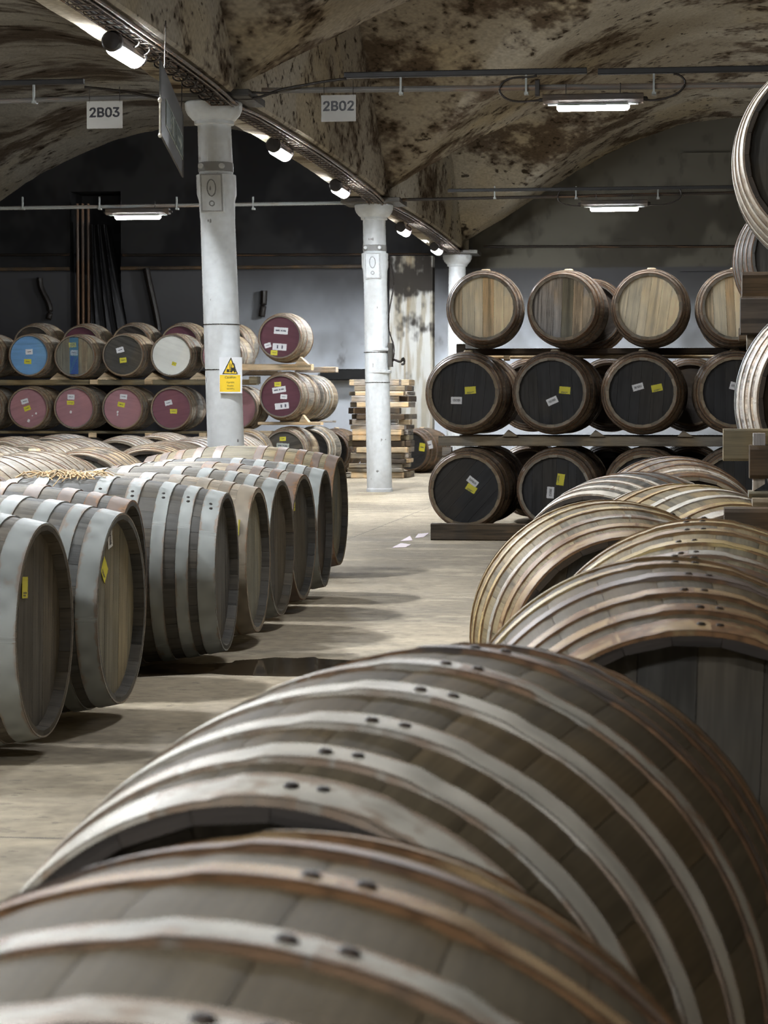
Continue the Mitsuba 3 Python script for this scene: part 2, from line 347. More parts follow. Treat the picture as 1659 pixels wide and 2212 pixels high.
# ------------------------------------------------------------------ columns
PL = [(-.105, 0), (.105, 0), (.105, .012), (-.105, .012)]
def column(top, base, label, full=True):
    """cast-iron column from the floor point base to the point top under the capital"""
    d = top - base; h = d[2]; lean = np.eye(4); lean[0, 2], lean[1, 2] = d[0] / h, d[1] / h; lean[:3, 3] = base
    k = thing('column', label, 'column')
    def L(m): return moved(m, lean)
    r0, r1 = .134, .119
    put('shaft', L(lathe([(r0 + .006, 0), (r0 + .006, .03), (r0, .04), (r0 - .006, h * .5), (r1, h)], 64)), 'm_white', k, True)
    put('capital', L(lathe([(r1, h - .02), (r1 + .022, h - .012), (r1 + .022, h + .012), (r1 + .034, h + .02), (r1 + .066, h + .055), (r1 + .082, h + .09), (r1 + .086, h + .135), (r1 + .08, h + .145), (.01, h + .145)], 64)), 'm_white', k, True)
    put('abacus', moved(boxm(.62, .62, .05, 9, 3, .008), M(top[0], top[1], top[2] + .145)), 'm_wood', k)
    if not full: return k
    zc = h - .505
    yf = lambda z: -(r0 + (r1 - r0) * z / h)
    P = sbox(-.078, -.132, .078, .132)
    pl = put('casting_sleeve', L(lathe([(r1 + .006, zc - .17), (r1 + .009, zc - .05), (r1 + .022, zc + .0), (r1 + .022, zc + .135), (r1 + .004, zc + .142)], 56)), 'm_white', k, True)
    fz = yf(zc) - .016
    put('casting_plate', L(moved(boxm(.166, .05, .275, 0, 2, .010), M(-.008, fz + .024, zc - .137))), 'm_white', pl)
    fr = P.difference(sbox(-.070, -.124, .070, .124))
    R = lambda m: L(moved(m, M(-.008, fz, zc, 0, 90)))
    put('raised_frame', R(flatpoly(fr, .006)), 'm_flat', pl, color=(.33, .34, .34))
    oval = Polygon([(.034 * math.cos(a), .062 * math.sin(a) + .035) for a in np.linspace(0, 6.283, 33)[:-1]])
    put('raised_oval', R(flatpoly(oval.difference(oval.buffer(-.007)), .008)), 'm_flat', pl, color=(.22, .23, .23))
    sm = Point(0, -.075).buffer(.021).difference(Point(0, -.075).buffer(.013))
    put('raised_ring', R(flatpoly(sm, .008)), 'm_flat', pl, color=(.25, .26, .26))
    sk = put('clamp_strap', L(moved(lathe([(r1 + .002, 0), (r1 + .007, .003), (r1 + .007, .062), (r1 + .002, .066)], 48), M(0, 0, zc + .157))), 'm_flat', k, True, color=(.27, .27, .26))
    for s in (-1, 1):
        put('bolt', L(moved(lathe([(.0, .03), (.017, .03), (.020, .022), (.020, 0)], 10), M(s * .075 - .005, yf(zc) + .004, zc + .19, 0, 90))), 'm_white', sk, True)
    for q in (.40, .51):
        put('wire_band', L(lathe([(r0 - .004, h * q), (r0 + .0025, h * q + .001), (r0 + .0025, h * q + .005), (r0 - .004, h * q + .006)], 48, 5)), 'm_metal', k, True)
    return k
Yc = [15.93, 23.89, 31.86]
B1_, T1_ = at_z(494.9, 1152.7, 0), at_y(462.5, 266, 15.93)
B2_, T2_ = at_z(820, 1062, 0), at_y(808, 472, 23.89)
T1_[1], T2_[1] = B1_[1], B2_[1]
column(T1_, B1_, 'nearest white cast-iron column, carrying the yellow caution sign')
c2 = column(T2_, B2_, 'second white cast-iron column, in front of the timber piles')
column(np.array([X0 + .02, 31.86, 2.88]), np.array([X0, 31.86, 0]), 'farthest white column, mostly hidden behind the right-hand rack', False)
# strapped switch box on the second column
sb = thing('switch_box', 'small grey switch box strapped to the side of the second white column', 'switch box')
p = at_y(842, 768, 23.89)
put('case', moved(boxm(.045, .10, .25, 9, 5, .006), M(p[0] + .01, p[1] - .02, p[2] - .12)), 'm_wood', sb)
put('handle', moved(tube([(0, 0, 0), (.06, -.02, .0), (.10, -.02, .0), (.115, -.02, .03), (.13, -.02, -.01), (.10, -.02, -.03)], .012, 8, 5, 1), M(p[0] + .03, p[1] - .02, p[2] - .06)), 'm_metal', sb, True)
ck = put('cable', tube([at_y(838, 560, 23.80), at_y(840, 680, 23.8), at_y(842, 720, 23.8), at_y(850, 745, 23.8), at_y(851, 765, 23.8), at_y(848, 778, 23.85)], .007, 8, 5, 2), 'm_metal', sb, True)
for y in (755, 803):
    q = at_y(817, y, 23.89)
    put('strap', moved(lathe([(.127, 0), (.140, .004), (.140, .028), (.127, .032)], 48), M(q[0], B2_[1], q[2] - .016)), 'm_white', sb, True)

# ------------------------------------------------------------------ caution sign on the first column
cs = thing('caution_sign', 'yellow forklift caution sign with a warning triangle on the nearest white column', 'sign')
sc = at_y(498, 812, 15.78); S = lambda x, y: ((x - 498) * 15.78 / F, (812 - y) * 15.78 / F)
tilt = M(sc[0], sc[1] - .010, sc[2], 10, 90)
def onsign(poly, th, col, name, parent): return put(name, moved(flatpoly(poly, th), tilt), 'm_flat', parent, color=col)
white_bg = sbox(*S(474, 850), *S(524, 771))
onsign(white_bg, .002, (.74, .76, .78), 'backing', cs)
tri = Polygon([S(499.5, 772), S(481, 808), S(514.5, 808.5)])
onsign(tri.buffer(.0015), .0032, (.03, .028, .02), 'triangle_border', cs)
onsign(tri.buffer(-.0055), .0042, (.85, .58, .03), 'triangle_panel', cs)
fk = [sbox(.0, .0, .034, .026), Polygon([(.002, .022), (.007, .058), (.026, .058), (.036, .022), (.031, .022), (.023, .051), (.011, .051), (.008, .022)]), sbox(-.008, -.006, -.003, .062), sbox(-.032, -.008, -.003, -.004), sbox(-.03, -.004, -.012, .014), Point(.005, -.004).buffer(.0075), Point(.029, -.004).buffer(.0075)]
for i, q in enumerate(fk): fk[i] = aff.translate(aff.scale(q, .95, .95, origin=(0, 0)), S(498, 798)[0] + .004, S(498, 801.5)[1])
from shapely.ops import unary_union
u = unary_union(fk)
put('forklift_pictogram', moved(join(*[flatpoly(g, .0052) for g in getattr(u, 'geoms', [u])]), tilt), 'm_flat', cs, color=(.02, .018, .012))
onsign(sbox(*S(475, 847), *S(520, 810)), .0035, (.86, .60, .03), 'text_panel', cs)
for s, y, h in (('Caution', 815, 5.6), ('Forklift', 826.5, 4.0), ('trucks', 833.5, 3.8), ('operating', 840.5, 3.8)):
    c = S(498.5, y)
    put('lettering', moved(text(s, h * 15.78 / F, .0012, True), tilt @ M(c[0], c[1], .0042)), 'm_flat', cs, color=(.10, .07, .015))

# ------------------------------------------------------------------ hanging bay signs
def bay_sign(s, x0, y0, x1, y1, Y, label):
    k = thing('bay_sign', label, 'sign')
    a, b = at_y(x0, y0, Y), at_y(x1, y1, Y); w, h = b[0] - a[0], a[2] - b[2]; c = (a + b) / 2
    put('board', moved(flatpoly(sbox(-w / 2, -h / 2, w / 2, h / 2), .004), M(c[0], c[1], c[2], 0, 90)), 'm_flat', k, color=(.42, .41, .38) if '3' in s else (.30, .29, .265))  # 2B02 board coloured darker to stand in for its unlit side
    tx = text(s, .070, .001); put('lettering', join(*[moved(tx, M(c[0] + d, c[1] - .0045 - .0002 * (d > 0), c[2] + h * .09 + d * .5, 0, 90)) for d in (-.0018, .0018)]), 'm_flat', k, color=(.03, .03, .035))
    for f in (-.42, .42):
        put('hanger', tube([(c[0] + w * f, Y - .002, c[2] + h / 2 - .01), (c[0] + w * f, Y, c[2] + h / 2 + .10)], .0025, 6, 5, 1, False), 'm_metal', k)
bay_sign('2B03', 187.5, 219, 265, 277, 15.80, 'white hanging sign reading 2B03, left of the nearest column')
bay_sign('2B02', 694, 206, 769, 262, 15.80, 'white hanging sign reading 2B02, coloured grey for shade, right of the nearest column')

# ------------------------------------------------------------------ long exit board seen nearly edge-on
eb = thing('exit_sign', 'long dark exit sign board seen nearly edge-on beside the nearest column', 'sign')
pa, pb = at_y(349, 291, 13.0), at_y(397, 388, 15.45); pb[2] = pa[2]
dirv = pb - pa; Lb = np.linalg.norm(dirv); ang = math.degrees(math.atan2(dirv[1], dirv[0]))
EB = M(pa[0], pa[1], pa[2], ang, 90)
put('board', moved(flatpoly(sbox(0, 0, Lb, .43), .012), EB @ M(0, 0, -.012)), 'm_flat', eb, color=(.045, .044, .04))
for u0, u1 in ((.16, .56), (.585, .93)):
    q = sbox(Lb * u0, .10, Lb * u1, .265)
    fp = put('frame_panel', moved(flatpoly(q, .004), EB), 'm_flat', eb, color=(.24, .27, .22))
    put('green_panel', moved(flatpoly(q.buffer(-.012), .006), EB), 'm_flat', fp, color=(.035, .06, .045))
    cx, cy = Lb * (u0 + u1) / 2, .18; w = Lb * (u1 - u0)
    if u0 < .3:
        man = unary_union([Point(cx, cy + .045).buffer(.014), Polygon([(cx - .02, cy - .01), (cx + .04, cy + .03), (cx + .03, cy + .04), (cx - .05, cy + .01)]), Polygon([(cx - .01, cy), (cx + .06, cy - .05), (cx + .05, cy - .06), (cx - .03, cy - .01)]), Polygon([(cx - .02, cy), (cx - .11, cy - .05), (cx - .10, cy - .06), (cx, cy - .02)])]).union(sbox(cx + .14, cy - .06, cx + .26, cy + .06))
    else:
        man = unary_union([sbox(cx - .22, cy - .012, cx + .1, cy + .012), Polygon([(cx + .08, cy + .05), (cx + .24, cy), (cx + .08, cy - .05)])])
    put('pictogram', moved(join(*[flatpoly(g, .0075) for g in getattr(man, 'geoms', [man])]), EB), 'm_flat', fp, color=(.26, .29, .24))
for f in (.12, .88):
    q = pa + dirv * f + [0, 0, .42]
    put('hanger', tube([q, (q[0] + .01, q[1], 3.2)], .004, 6, 5, 1, False), 'm_metal', eb)
a, b = at_y(350, 215, 12.96), at_y(348, 291, 12.96)
er = put('edge_rod', tube([(pa[0] - .006, pa[1] - .012, a[2]), (pa[0] - .006, pa[1] - .012, b[2])], .006, 8, 7, 1, False), 'm_metal', eb, True)
for z in (a[2], b[2]): put('knob', moved(lathe([(0.0, .016), (.009, .012), (.013, 0), (.009, -.012), (0.0, -.016)], 12, 7), M(pa[0] - .006, pa[1] - .014, z)), 'm_metal', er, True)

# ------------------------------------------------------------------ pipes, trunking, cable tray
def pipe(a, b, r, label, cat='pipe', pal=0, group=None, name='conduit_pipe'):
    k = thing(name, label, cat, group); scene.pop(k, None)
    d = mikit.ply(*(lambda m: ((m['v'], m['f']), 'm_metal', True, m['uv']))(tube([a, b], r, 12, pal, len(used), False)))
    scene[k] = d; return k
Yp1, Yp2 = 15.86, 23.82
def hz(px, py, Y): return at_y(px, py, Y)
p_r, p_r2 = hz(566, 196, Yp1), hz(1659, 183.5, Yp1); p_r2 = p_r + (p_r2 - p_r) * 2.0
pipe(p_r, p_r2, .021, 'grey conduit pipe running right from the top of the nearest column', pal=10)
p_l, p_l2 = hz(404, 206, Yp1), hz(0, 219, Yp1); p_l2 = p_l + (p_l2 - p_l) * 4
pipe(p_l, p_l2, .019, 'grey conduit pipe running left from the top of the nearest column', pal=10)
q_r, q_r2 = hz(868, 431.5, Yp2), hz(1510, 418, Yp2); q_r2 = q_r + (q_r2 - q_r) * 2
pipe(q_r, q_r2, .017, 'thin conduit pipe running right from the top of the second column', pal=5)
q_l, q_l2 = hz(792, 437.5, Yp2), hz(0, 450, Yp2); q_l2 = q_l + (q_l2 - q_l) * 1.6
pipe(q_l, q_l2, .019, 'grey conduit pipe running left from the top of the second column', pal=0)
w_y = YB - .08
def wall_pipe(x0, x1, y, r, label, pal=5): pipe(at_y(x0, y, w_y), at_y(x1, y - 1, w_y), r, label, pal=pal)
wall_pipe(-60, 150, 553 - 2, .02, 'black pipe along the end wall, left of the dark recess')
wall_pipe(265, 930, 551, .02, 'black pipe along the end wall behind the columns')
wall_pipe(1045, 1800, 533, .018, 'black pipe along the end wall above the right-hand rack')
def trunk(a, b, h, label):
    k = thing('cable_trunking', label, 'trunking'); l = np.linalg.norm(b - a); c = (a + b) / 2
    scene[k] = plyd(moved(timber(l, .045, h, 18, 4, .004), M(c[0], c[1] - .02, c[2] - h / 2)), 'm_flat', color=(.022, .022, .022)); return k
def level(a, b): b = b.copy(); b[2] = a[2]; return b
ta, tb = hz(745, 164, Yp1), hz(1268, 159, Yp1)
trunk(ta, level(ta, tb), .042, 'long black cable trunking above the conduit right of the nearest column')
tc, td = hz(1292, 156, Yp1), hz(2100, 150, Yp1)
trunk(tc, level(tc, td), .042, 'black cable trunking at the upper right edge of the picture')
te, tf_ = hz(183, 186, Yp1), hz(-500, 190, Yp1)
trunk(tf_, level(tf_, te), .036, 'black cable trunking above the conduit at the upper left')
tg, th_ = hz(968, 412, Yp2), hz(1700, 403, Yp2)
trunk(tg, level(tg, th_), .034, 'black cable trunking above the conduit right of the second column')
# clips that tie trunking and conduit together
def clip(px, y0, y1, Y, label):
    k = thing('pipe_hanger', label, 'hanger', None); a, b = at_y(px, y0, Y - .035), at_y(px + .5, y1, Y - .035); c = (a + b) / 2; h = a[2] - b[2]
    put('rod', moved(boxm(.014, .02, h, 0, 3, .002), M(c[0], c[1] + .01, b[2])), 'm_metal', k)
    put('saddle', moved(boxm(.03, .06, .02, 0, 3, .004), M(b[0], b[1] + .03, b[2] - .004)), 'm_metal', k)
for x, l in ((865, 'first'), (1136, 'second'), (1412, 'third')): clip(x, 155, 203, Yp1, f'{l} metal hanger from the left on the upper right conduit')
clip(72, 179, 222, Yp1, 'metal hanger on the upper left conduit')
for x, l in ((1068, 'first'), (1244, 'second'), (1421, 'third')): clip(x, 402, 429, Yp2, f'{l} small hanger from the left on the far right conduit')
for x, l in ((48, 'first'), (214, 'second'), (381, 'third'), (546, 'fourth')): clip(x, 425, 452, Yp2, f'{l} small hanger from the left on the far left conduit')
def cable(pts, Y, r, label, cat='cable'):
    k = thing('cable', label, cat); m = tube([at_y(x, y, Y + (rest[0] if rest else 0)) for x, y, *rest in pts], r, 8, 5, 1)
    scene[k] = mikit.ply((m['v'], m['f']), 'm_metal', smooth=True, uv=m['uv'])
cable([(748, 170), (690, 178), (640, 187), (600, 196), (560, 210), (510, 212), (470, 203), (450, 192), (436, 180)], Yp1 - .09, .010, 'black cable drooping from the trunking end over the nearest column top')
cable([(600, 200, .02), (572, 201), (520, 198), (462, 194), (440, 180)], Yp1 - .11, .008, 'second black cable across the top of the nearest column')
cable([(183, 188), (240, 194), (300, 203), (352, 214), (400, 218)], Yp1 - .03, .009, 'black cable running from the left trunking to the nearest column')
cable([(1160, 163), (1112, 168), (1085, 180), (1079, 193), (1088, 209), (1115, 219), (1150, 218), (1182, 215)], Yp1 - .03, .0075, 'cable loop at the left end of the near batten lamp')
cable([(1455, 160), (1473, 166), (1480, 178), (1474, 192), (1450, 208), (1418, 216), (1384, 214)], Yp1 - .03, .0075, 'cable loop at the right end of the near batten lamp')
cable([(1216, 408), (1206, 420), (1206, 432), (1220, 441), (1250, 445), (1266, 445)], Yp2 - .03, .007, 'cable loop at the left end of the far batten lamp')
cable([(1468, 408), (1470, 425), (1450, 438), (1420, 443), (1393, 443)], Yp2 - .03, .007, 'cable loop at the right end of the far batten lamp')
jb = thing('junction_box', 'small black junction box on the conduit above the near batten lamp', 'box')
q = at_y(1161, 190, Yp1 - .04)
put('case', moved(boxm(.030, .05, .115, 5, 1, .004), M(q[0], q[1], q[2] - .057)), 'm_metal', jb)
put('lid', moved(boxm(.026, .008, .10, 5, 2, .003), M(q[0], q[1] - .027, q[2] - .05)), 'm_metal', jb)

# cable tray on the column line, with conduits in it
ct = thing('cable_tray', 'wire cable tray with conduits running along the column line under the vault', 'cable tray')
ty = np.linspace(-3, 31.7, 110); tz = soffit(ty) - .055 - .02 * np.exp(-(line_dist(ty, Y0) / .5) ** 2)
for i, (dx, dz, r, pal) in enumerate(((-.075, 0, .006, 8), (.065, 0, .006, 8), (-.075, .035, .006, 8), (.065, .035, .006, 0), (-.03, .004, .005, 8), (.02, .004, .005, 8))):
    put('rail', tube(np.stack([X0 + dx + 0 * ty, ty, tz + dz], -1), r, 6, pal, i, False), 'm_metal', ct, True)
rungs = []
for y in np.arange(-3, 31.6, .16):
    z = float(np.interp(y, ty, tz)); rungs.append(tube([(X0 - .075, y, z + .035), (X0 - .075, y, z - .005), (X0 + .065, y, z - .005), (X0 + .065, y, z + .035)], .005, 5, 8, 2, False))
k = put('rungs', join(*rungs), 'm_metal', ct); tag(k, 'thin cross wires of the tray', None, None, 'stuff')
for i, (dx, dz, r, pal) in enumerate(((-.028, .022, .014, 5), (.006, .020, .013, 8), (.034, .020, .011, 5), (-.012, .040, .010, 8), (-.055, .018, .012, 5))):
    put('cable', tube(np.stack([X0 + dx + .004 * np.sin(ty * 2 + i), ty, tz + dz + .003 * np.sin(ty * 3 + i)], -1), r, 7, pal, i, False), 'm_metal', ct, True)
put('conduit', tube(np.stack([X0 + .085 + 0 * ty, ty, tz + .02], -1), .013, 8, 8, 3, False), 'm_metal', ct, True)
for i in range(9):
    y = 13.2 + i * .26; z = float(np.interp(y, ty, tz)); th = np.linspace(0, 2 * np.pi, 18)
    put('cable_loop', tube(np.stack([X0 - .02 + .055 * np.cos(th), y + .05 * np.sin(th * .5), z - .012 + .032 * np.sin(th)], -1), .006, 6, 5, i, False), 'm_metal', ct, True)

# ------------------------------------------------------------------ lamps
def lamp_mesh(r, l):
    """lower half tube with rounded ends, along x"""
    th = np.linspace(math.pi * 1.0, math.pi * 2.0, 9); xs = np.array([-l / 2, -l / 2 + .015, l / 2 - .015, l / 2]); rr = np.array([r * .55, r, r, r * .55])
    V = np.array([(x, q * math.cos(t), q * math.sin(t)) for x, q in zip(xs, rr) for t in th]); n = 9; Fc = []
    for i in range(3):
        for j in range(n - 1): a = i * n + j; Fc += [(a, a + n + 1, a + 1), (a, a + n, a + n + 1)]
    for e, i0 in ((0, 0), (1, 3 * n)):
        for j in range(1, n - 1): Fc.append((i0, i0 + j, i0 + j + 1) if e == 0 else (i0, i0 + j + 1, i0 + j))
    m = trimesh.Trimesh(V, Fc, process=False)
    if m.face_normals[4] @ (m.triangles_center[4] - [m.triangles_center[4][0], 0, 0]) < 0: m.invert()
    return vf(m.vertices, m.faces)
def batten(c, along, label, radiance, L=.69, lit=.50, group=None, drop=.09):
    k = thing('batten_lamp', label, 'lamp', group); rz = 0 if along == 'x' else 90; A = M(c[0], c[1], c[2], rz)
    put('housing', moved(boxm(L, .11, .062, 18, 7, .012), A @ M(0, 0, .012)), 'm_wood', k)
    put('reflector', moved(boxm(L * .9, .07, .012, 18, 7, .004), A @ M(0, 0, .002)), 'm_metal', k)
    put('diffuser', moved(lamp_mesh(.037, lit), A @ M(0, 0, -.004)), 'm_lamp', k, emitter={'type': 'area', 'radiance': {'type': 'rgb', 'value': radiance}})
    for s in (-1, 1):
        put('cable_gland', moved(lathe([(0, .0), (.014, .0), (.014, .022), (.009, .03), (0, .03)], 10, 5), A @ M(s * (L / 2), 0, .04, 0, 0, 90 * s)), 'm_metal', k, True)
        put('chain', moved(tube([(s * L * .27, 0, .06), (s * L * .27, 0, .06 + drop)], .0035, 6, 5, 1, False), A), 'm_metal', k)
    return k
def tray_lamp(px, py, label, Y=None, group=None):
    if px is None: c = np.array([-3.44, Y, 2.95])
    else: c = at_z(px, py, 2.985)
    k = thing('bulkhead_lamp', label, 'lamp', group); A = M(c[0], c[1], c[2], 90)
    put('housing', moved(tube([(-.30, 0, .045), (.30, 0, .045)], .055, 16, 18, 3, False), A), 'm_wood', k, True)
    put('diffuser', moved(lamp_mesh(.055, .50), A @ M(0, 0, .018)), 'm_lamp', k, emitter={'type': 'area', 'radiance': {'type': 'rgb', 'value': TUBE}})
    for s in (-1, 1): put('end_cap', moved(lathe([(0, .035), (.05, .03), (.062, .01), (.062, -.02), (.05, -.025)], 20, 5), A @ M(s * .30, 0, .042, 0, 0, 90 * s)), 'm_metal', k, True)
    for s in (-.2, .2): put('bracket', moved(boxm(.03, .012, .11, 5, 1, .002), A @ M(s, -.02, .08)), 'm_metal', k)
for (px, py), w in zip(((270, 122), (605, 333), (735, 416), (872, 502), (943, 543)), ('nearest and largest', 'second', 'third', 'fourth', 'farthest')):
    tray_lamp(px, py, f'{w} glowing bulkhead lamp in the line under the cable tray')
for y in (10.4, 6.9, 3.2, -1.5): tray_lamp(None, None, 'bulkhead lamp on the cable tray outside the picture', y, 'bulkhead lamps outside the picture')
batten(at_y(1281, 227, Yp1 - .05), 'x', 'batten lamp hanging over the aisle at the upper right', BATTEN)
batten(at_y(1327, 448, Yp2 - .05), 'x', 'smaller, farther batten lamp over the right-hand rack', BATTEN)
batten(at_y(298, 466, Yp2 - .05), 'x', 'batten lamp hanging over the left-hand rack', BATTEN)
for x, y in ((-.75, 7.6), (-5.95, 15.6), (-.75, -.3)):
    batten(np.array([x, y, 3.02]), 'x', 'batten lamp outside the picture', BATTEN, group='batten lamps outside the picture')

# ------------------------------------------------------------------ barrels
HOGS = dict(rb=.34, rc=.278, L=.94, n=26, t=.027, hoops=[(.0, .044), (.078, .030), (.162, .030), (.268, .032), (.385, .034)])
ROW = dict(rb=.334, rc=.274, L=1.05, n=28, t=.027, hoops=[(.0, .060), (.088, .044), (.172, .046), (.276, .050), (.388, .050)])
ASB = dict(rb=.297, rc=.243, L=.88, n=26, t=.026, te=.020, hoops=[(.0, .042), (.085, .036), (.215, .038)])
ASB3 = dict(ASB, rb=.278, rc=.229)
LRK = dict(rb=.278, rc=.252, L=.86, n=24, t=.024, hoops=[(.0, .04), (.09, .034), (.21, .036)])
ASBF = dict(ASB, rb=.297, rc=.249)
for i, q in enumerate((HOGS, ROW, ASB, ASB3, LRK, ASBF)): q['id'] = i
def rad(ty, y): s = 2 * np.asarray(y) / ty['L']; return ty['rb'] - (ty['rb'] - ty['rc']) * np.abs(s) ** 2.0

def grid(V, pal, seed, a, v, flip=False):
    """(n, m, 3) points -> quad grid with its own vertices"""
    n, m = V.shape[:2]; i, j = np.meshgrid(np.arange(n - 1), np.arange(m - 1), indexing='ij'); q = (i * m + j).ravel()
    Fc = np.vstack([np.stack([q, q + 1, q + m + 1], 1), np.stack([q, q + m + 1, q + m], 1)])
    if flip: Fc = Fc[:, ::-1]
    return vf(V.reshape(-1, 3), Fc, np.stack([UV(pal, seed, np.broadcast_to(a, (n, m)).ravel()), np.broadcast_to(v, (n, m)).ravel()], 1))
cache = {}
def stave(ty, pal, seed, ns=13, na=4, inner=18):
    k = ('s', ty['id'], pal, seed % 100, ns, inner)
    cap = 17 if pal == 1 else (18 if ty['id'] >= 30 else pal)
    if k in cache: return cache[k]
    ys = np.linspace(-ty['L'] / 2, ty['L'] / 2, ns); ys = np.sort(np.r_[ys, -ty['L'] / 2 + .034, ty['L'] / 2 - .034]); w = 2 * np.pi / ty['n']; r = rad(ty, ys); g = .0008
    tt = np.where(np.abs(np.abs(ys) - ty['L'] / 2) < 1e-6, ty.get('te', .015), ty['t'])
    def surf(rr, m, bev=0.0):
        th = np.linspace(-.5, .5, m)[None, :] * (w - g / rr[:, None]); q = rr[:, None] - bev * (np.abs(np.linspace(-1, 1, m))[None, :] > .99)
        return np.stack([q * np.sin(th), np.broadcast_to(ys[:, None], th.shape), q * np.cos(th)], -1)
    out, inn = surf(r, na + 1, .0010), surf(r - tt, 2)
    inn[0, :, :] *= [1, 1, 1]; v = ys[:, None] + .5
    a = (np.linspace(0, 1, na + 1) * w * ty['rb'])[None, :]
    ms = [grid(out, pal, seed, a + .01, v), grid(inn, inner, seed, np.array([[.02, .09]]), v, True)]
    for e in (0, -1):
        ms.append(grid(np.stack([out[:, e], inn[:, e]], 1), pal, seed, np.array([[.10, .13]]), v, e == 0))
        ms.append(grid(np.stack([out[e][[0, na // 2, na]], inn[e][[0, 0, 1]] * [.5, 1, .5] + inn[e][[0, 1, 1]] * [.5, 1, .5] - np.array([0, ys[e], 0])], 0), cap, seed, np.array([[.14], [.167]]), np.array([[0, .04, .08]]), e == -1))
    cache[k] = plyd(join(*ms), 'm_wood', True); return cache[k]
def body(ty, pal, seed):
    """all staves of a far barrel in one piece, each stave a slight facet with its joint"""
    k = ('b', ty['id'], pal, seed % 100)
    if k in cache: return cache[k]
    ms = []; ns = 9; ys = np.linspace(-ty['L'] / 2, ty['L'] / 2, ns); w = 2 * np.pi / ty['n']; r = rad(ty, ys); v = ys[:, None] + .5
    for i in range(ty['n']):
        th = (i + np.array([-.5, -.46, 0, .46, .5])) * w; q = r[:, None] - np.array([.003, 0, 0, 0, .003])[None]
        ms.append(grid(np.stack([q * np.sin(th), np.broadcast_to(ys[:, None], q.shape), q * np.cos(th)], -1), pal, seed + i * 7, (np.array([0, .005, .035, .065, .07]))[None], v))
    th = np.linspace(0, 2 * np.pi, ty['n'] * 2 + 1)
    ro, ri = r[0] - .001, r[0] - .016
    for e, s in ((-1, False), (1, True)):
        y = e * ty['L'] / 2; yi = e * (ty['L'] / 2 - .05)
        R = np.array([ro, ri]); ms.append(grid(np.stack([np.outer(R, np.sin(th)), np.full((2, len(th)), y), np.outer(R, np.cos(th))], -1), pal, seed, np.array([[.1], [.13]]), (th * .2)[None], not s))
        ms.append(grid(np.stack([np.outer([ri, ri], np.sin(th)), np.outer([y, yi], np.ones(len(th))), np.outer([ri, ri], np.cos(th))], -1), 18, seed, np.array([[.13], [.16]]), (th * .2)[None], not s))
    cache[k] = plyd(join(*ms), 'm_wood', True); return cache[k]
def hoop(ty, i, side, pal, seed, seg, lap):
    k = ('h', ty['id'], i, side, pal, seed % 8, seg, lap)
    if k in cache: return cache[k]
    a, w = ty['hoops'][i]; y0 = -ty['L'] / 2 + a - (.001 if a == 0 else 0); y1 = y0 + w
    if side: y0, y1 = -y1, -y0
    th = np.linspace(0, 2 * np.pi, seg + 1); ex = np.zeros(seg + 1)
    if lap is not None:
        d = np.mod(th - math.radians(lap) + np.pi, 2 * np.pi) - np.pi; ex = np.where(np.abs(d) < .22, .0022, 0)
    r0, r1 = rad(ty, y0), rad(ty, y1); t = .0035; b = .0008
    rows = [(y0, r0 - .002, 0), (y0, r0 + t - b, 1), (y0 + b, r0 + t, 1), (y1 - b, r1 + t, 1), (y1, r1 + t - b, 1), (y1, r1 - .002, 0)]
    V = np.array([np.stack([(r + ex * f) * np.sin(th), np.full(seg + 1, y), (r + ex * f) * np.cos(th)], -1) for y, r, f in rows])
    aa = (np.mod(th * .33, .48))[None]; vv = np.array([0, .03, .03, .97, .97, 1.0])[:, None]
    m = join(*[grid(V[j:j + 2], pal, 50 + seed % 8, aa, vv[j:j + 2], True) for j in (0, 2, 4)])
    cache[k] = plyd(m, 'm_metal', True); return cache[k]
def rivet():
    if 'r' not in cache: cache['r'] = plyd(lathe([(0, .0034), (.004, .0030), (.0068, .0004), (.0068, -.002)], 8, 5), 'm_metal', True)
    return cache['r']
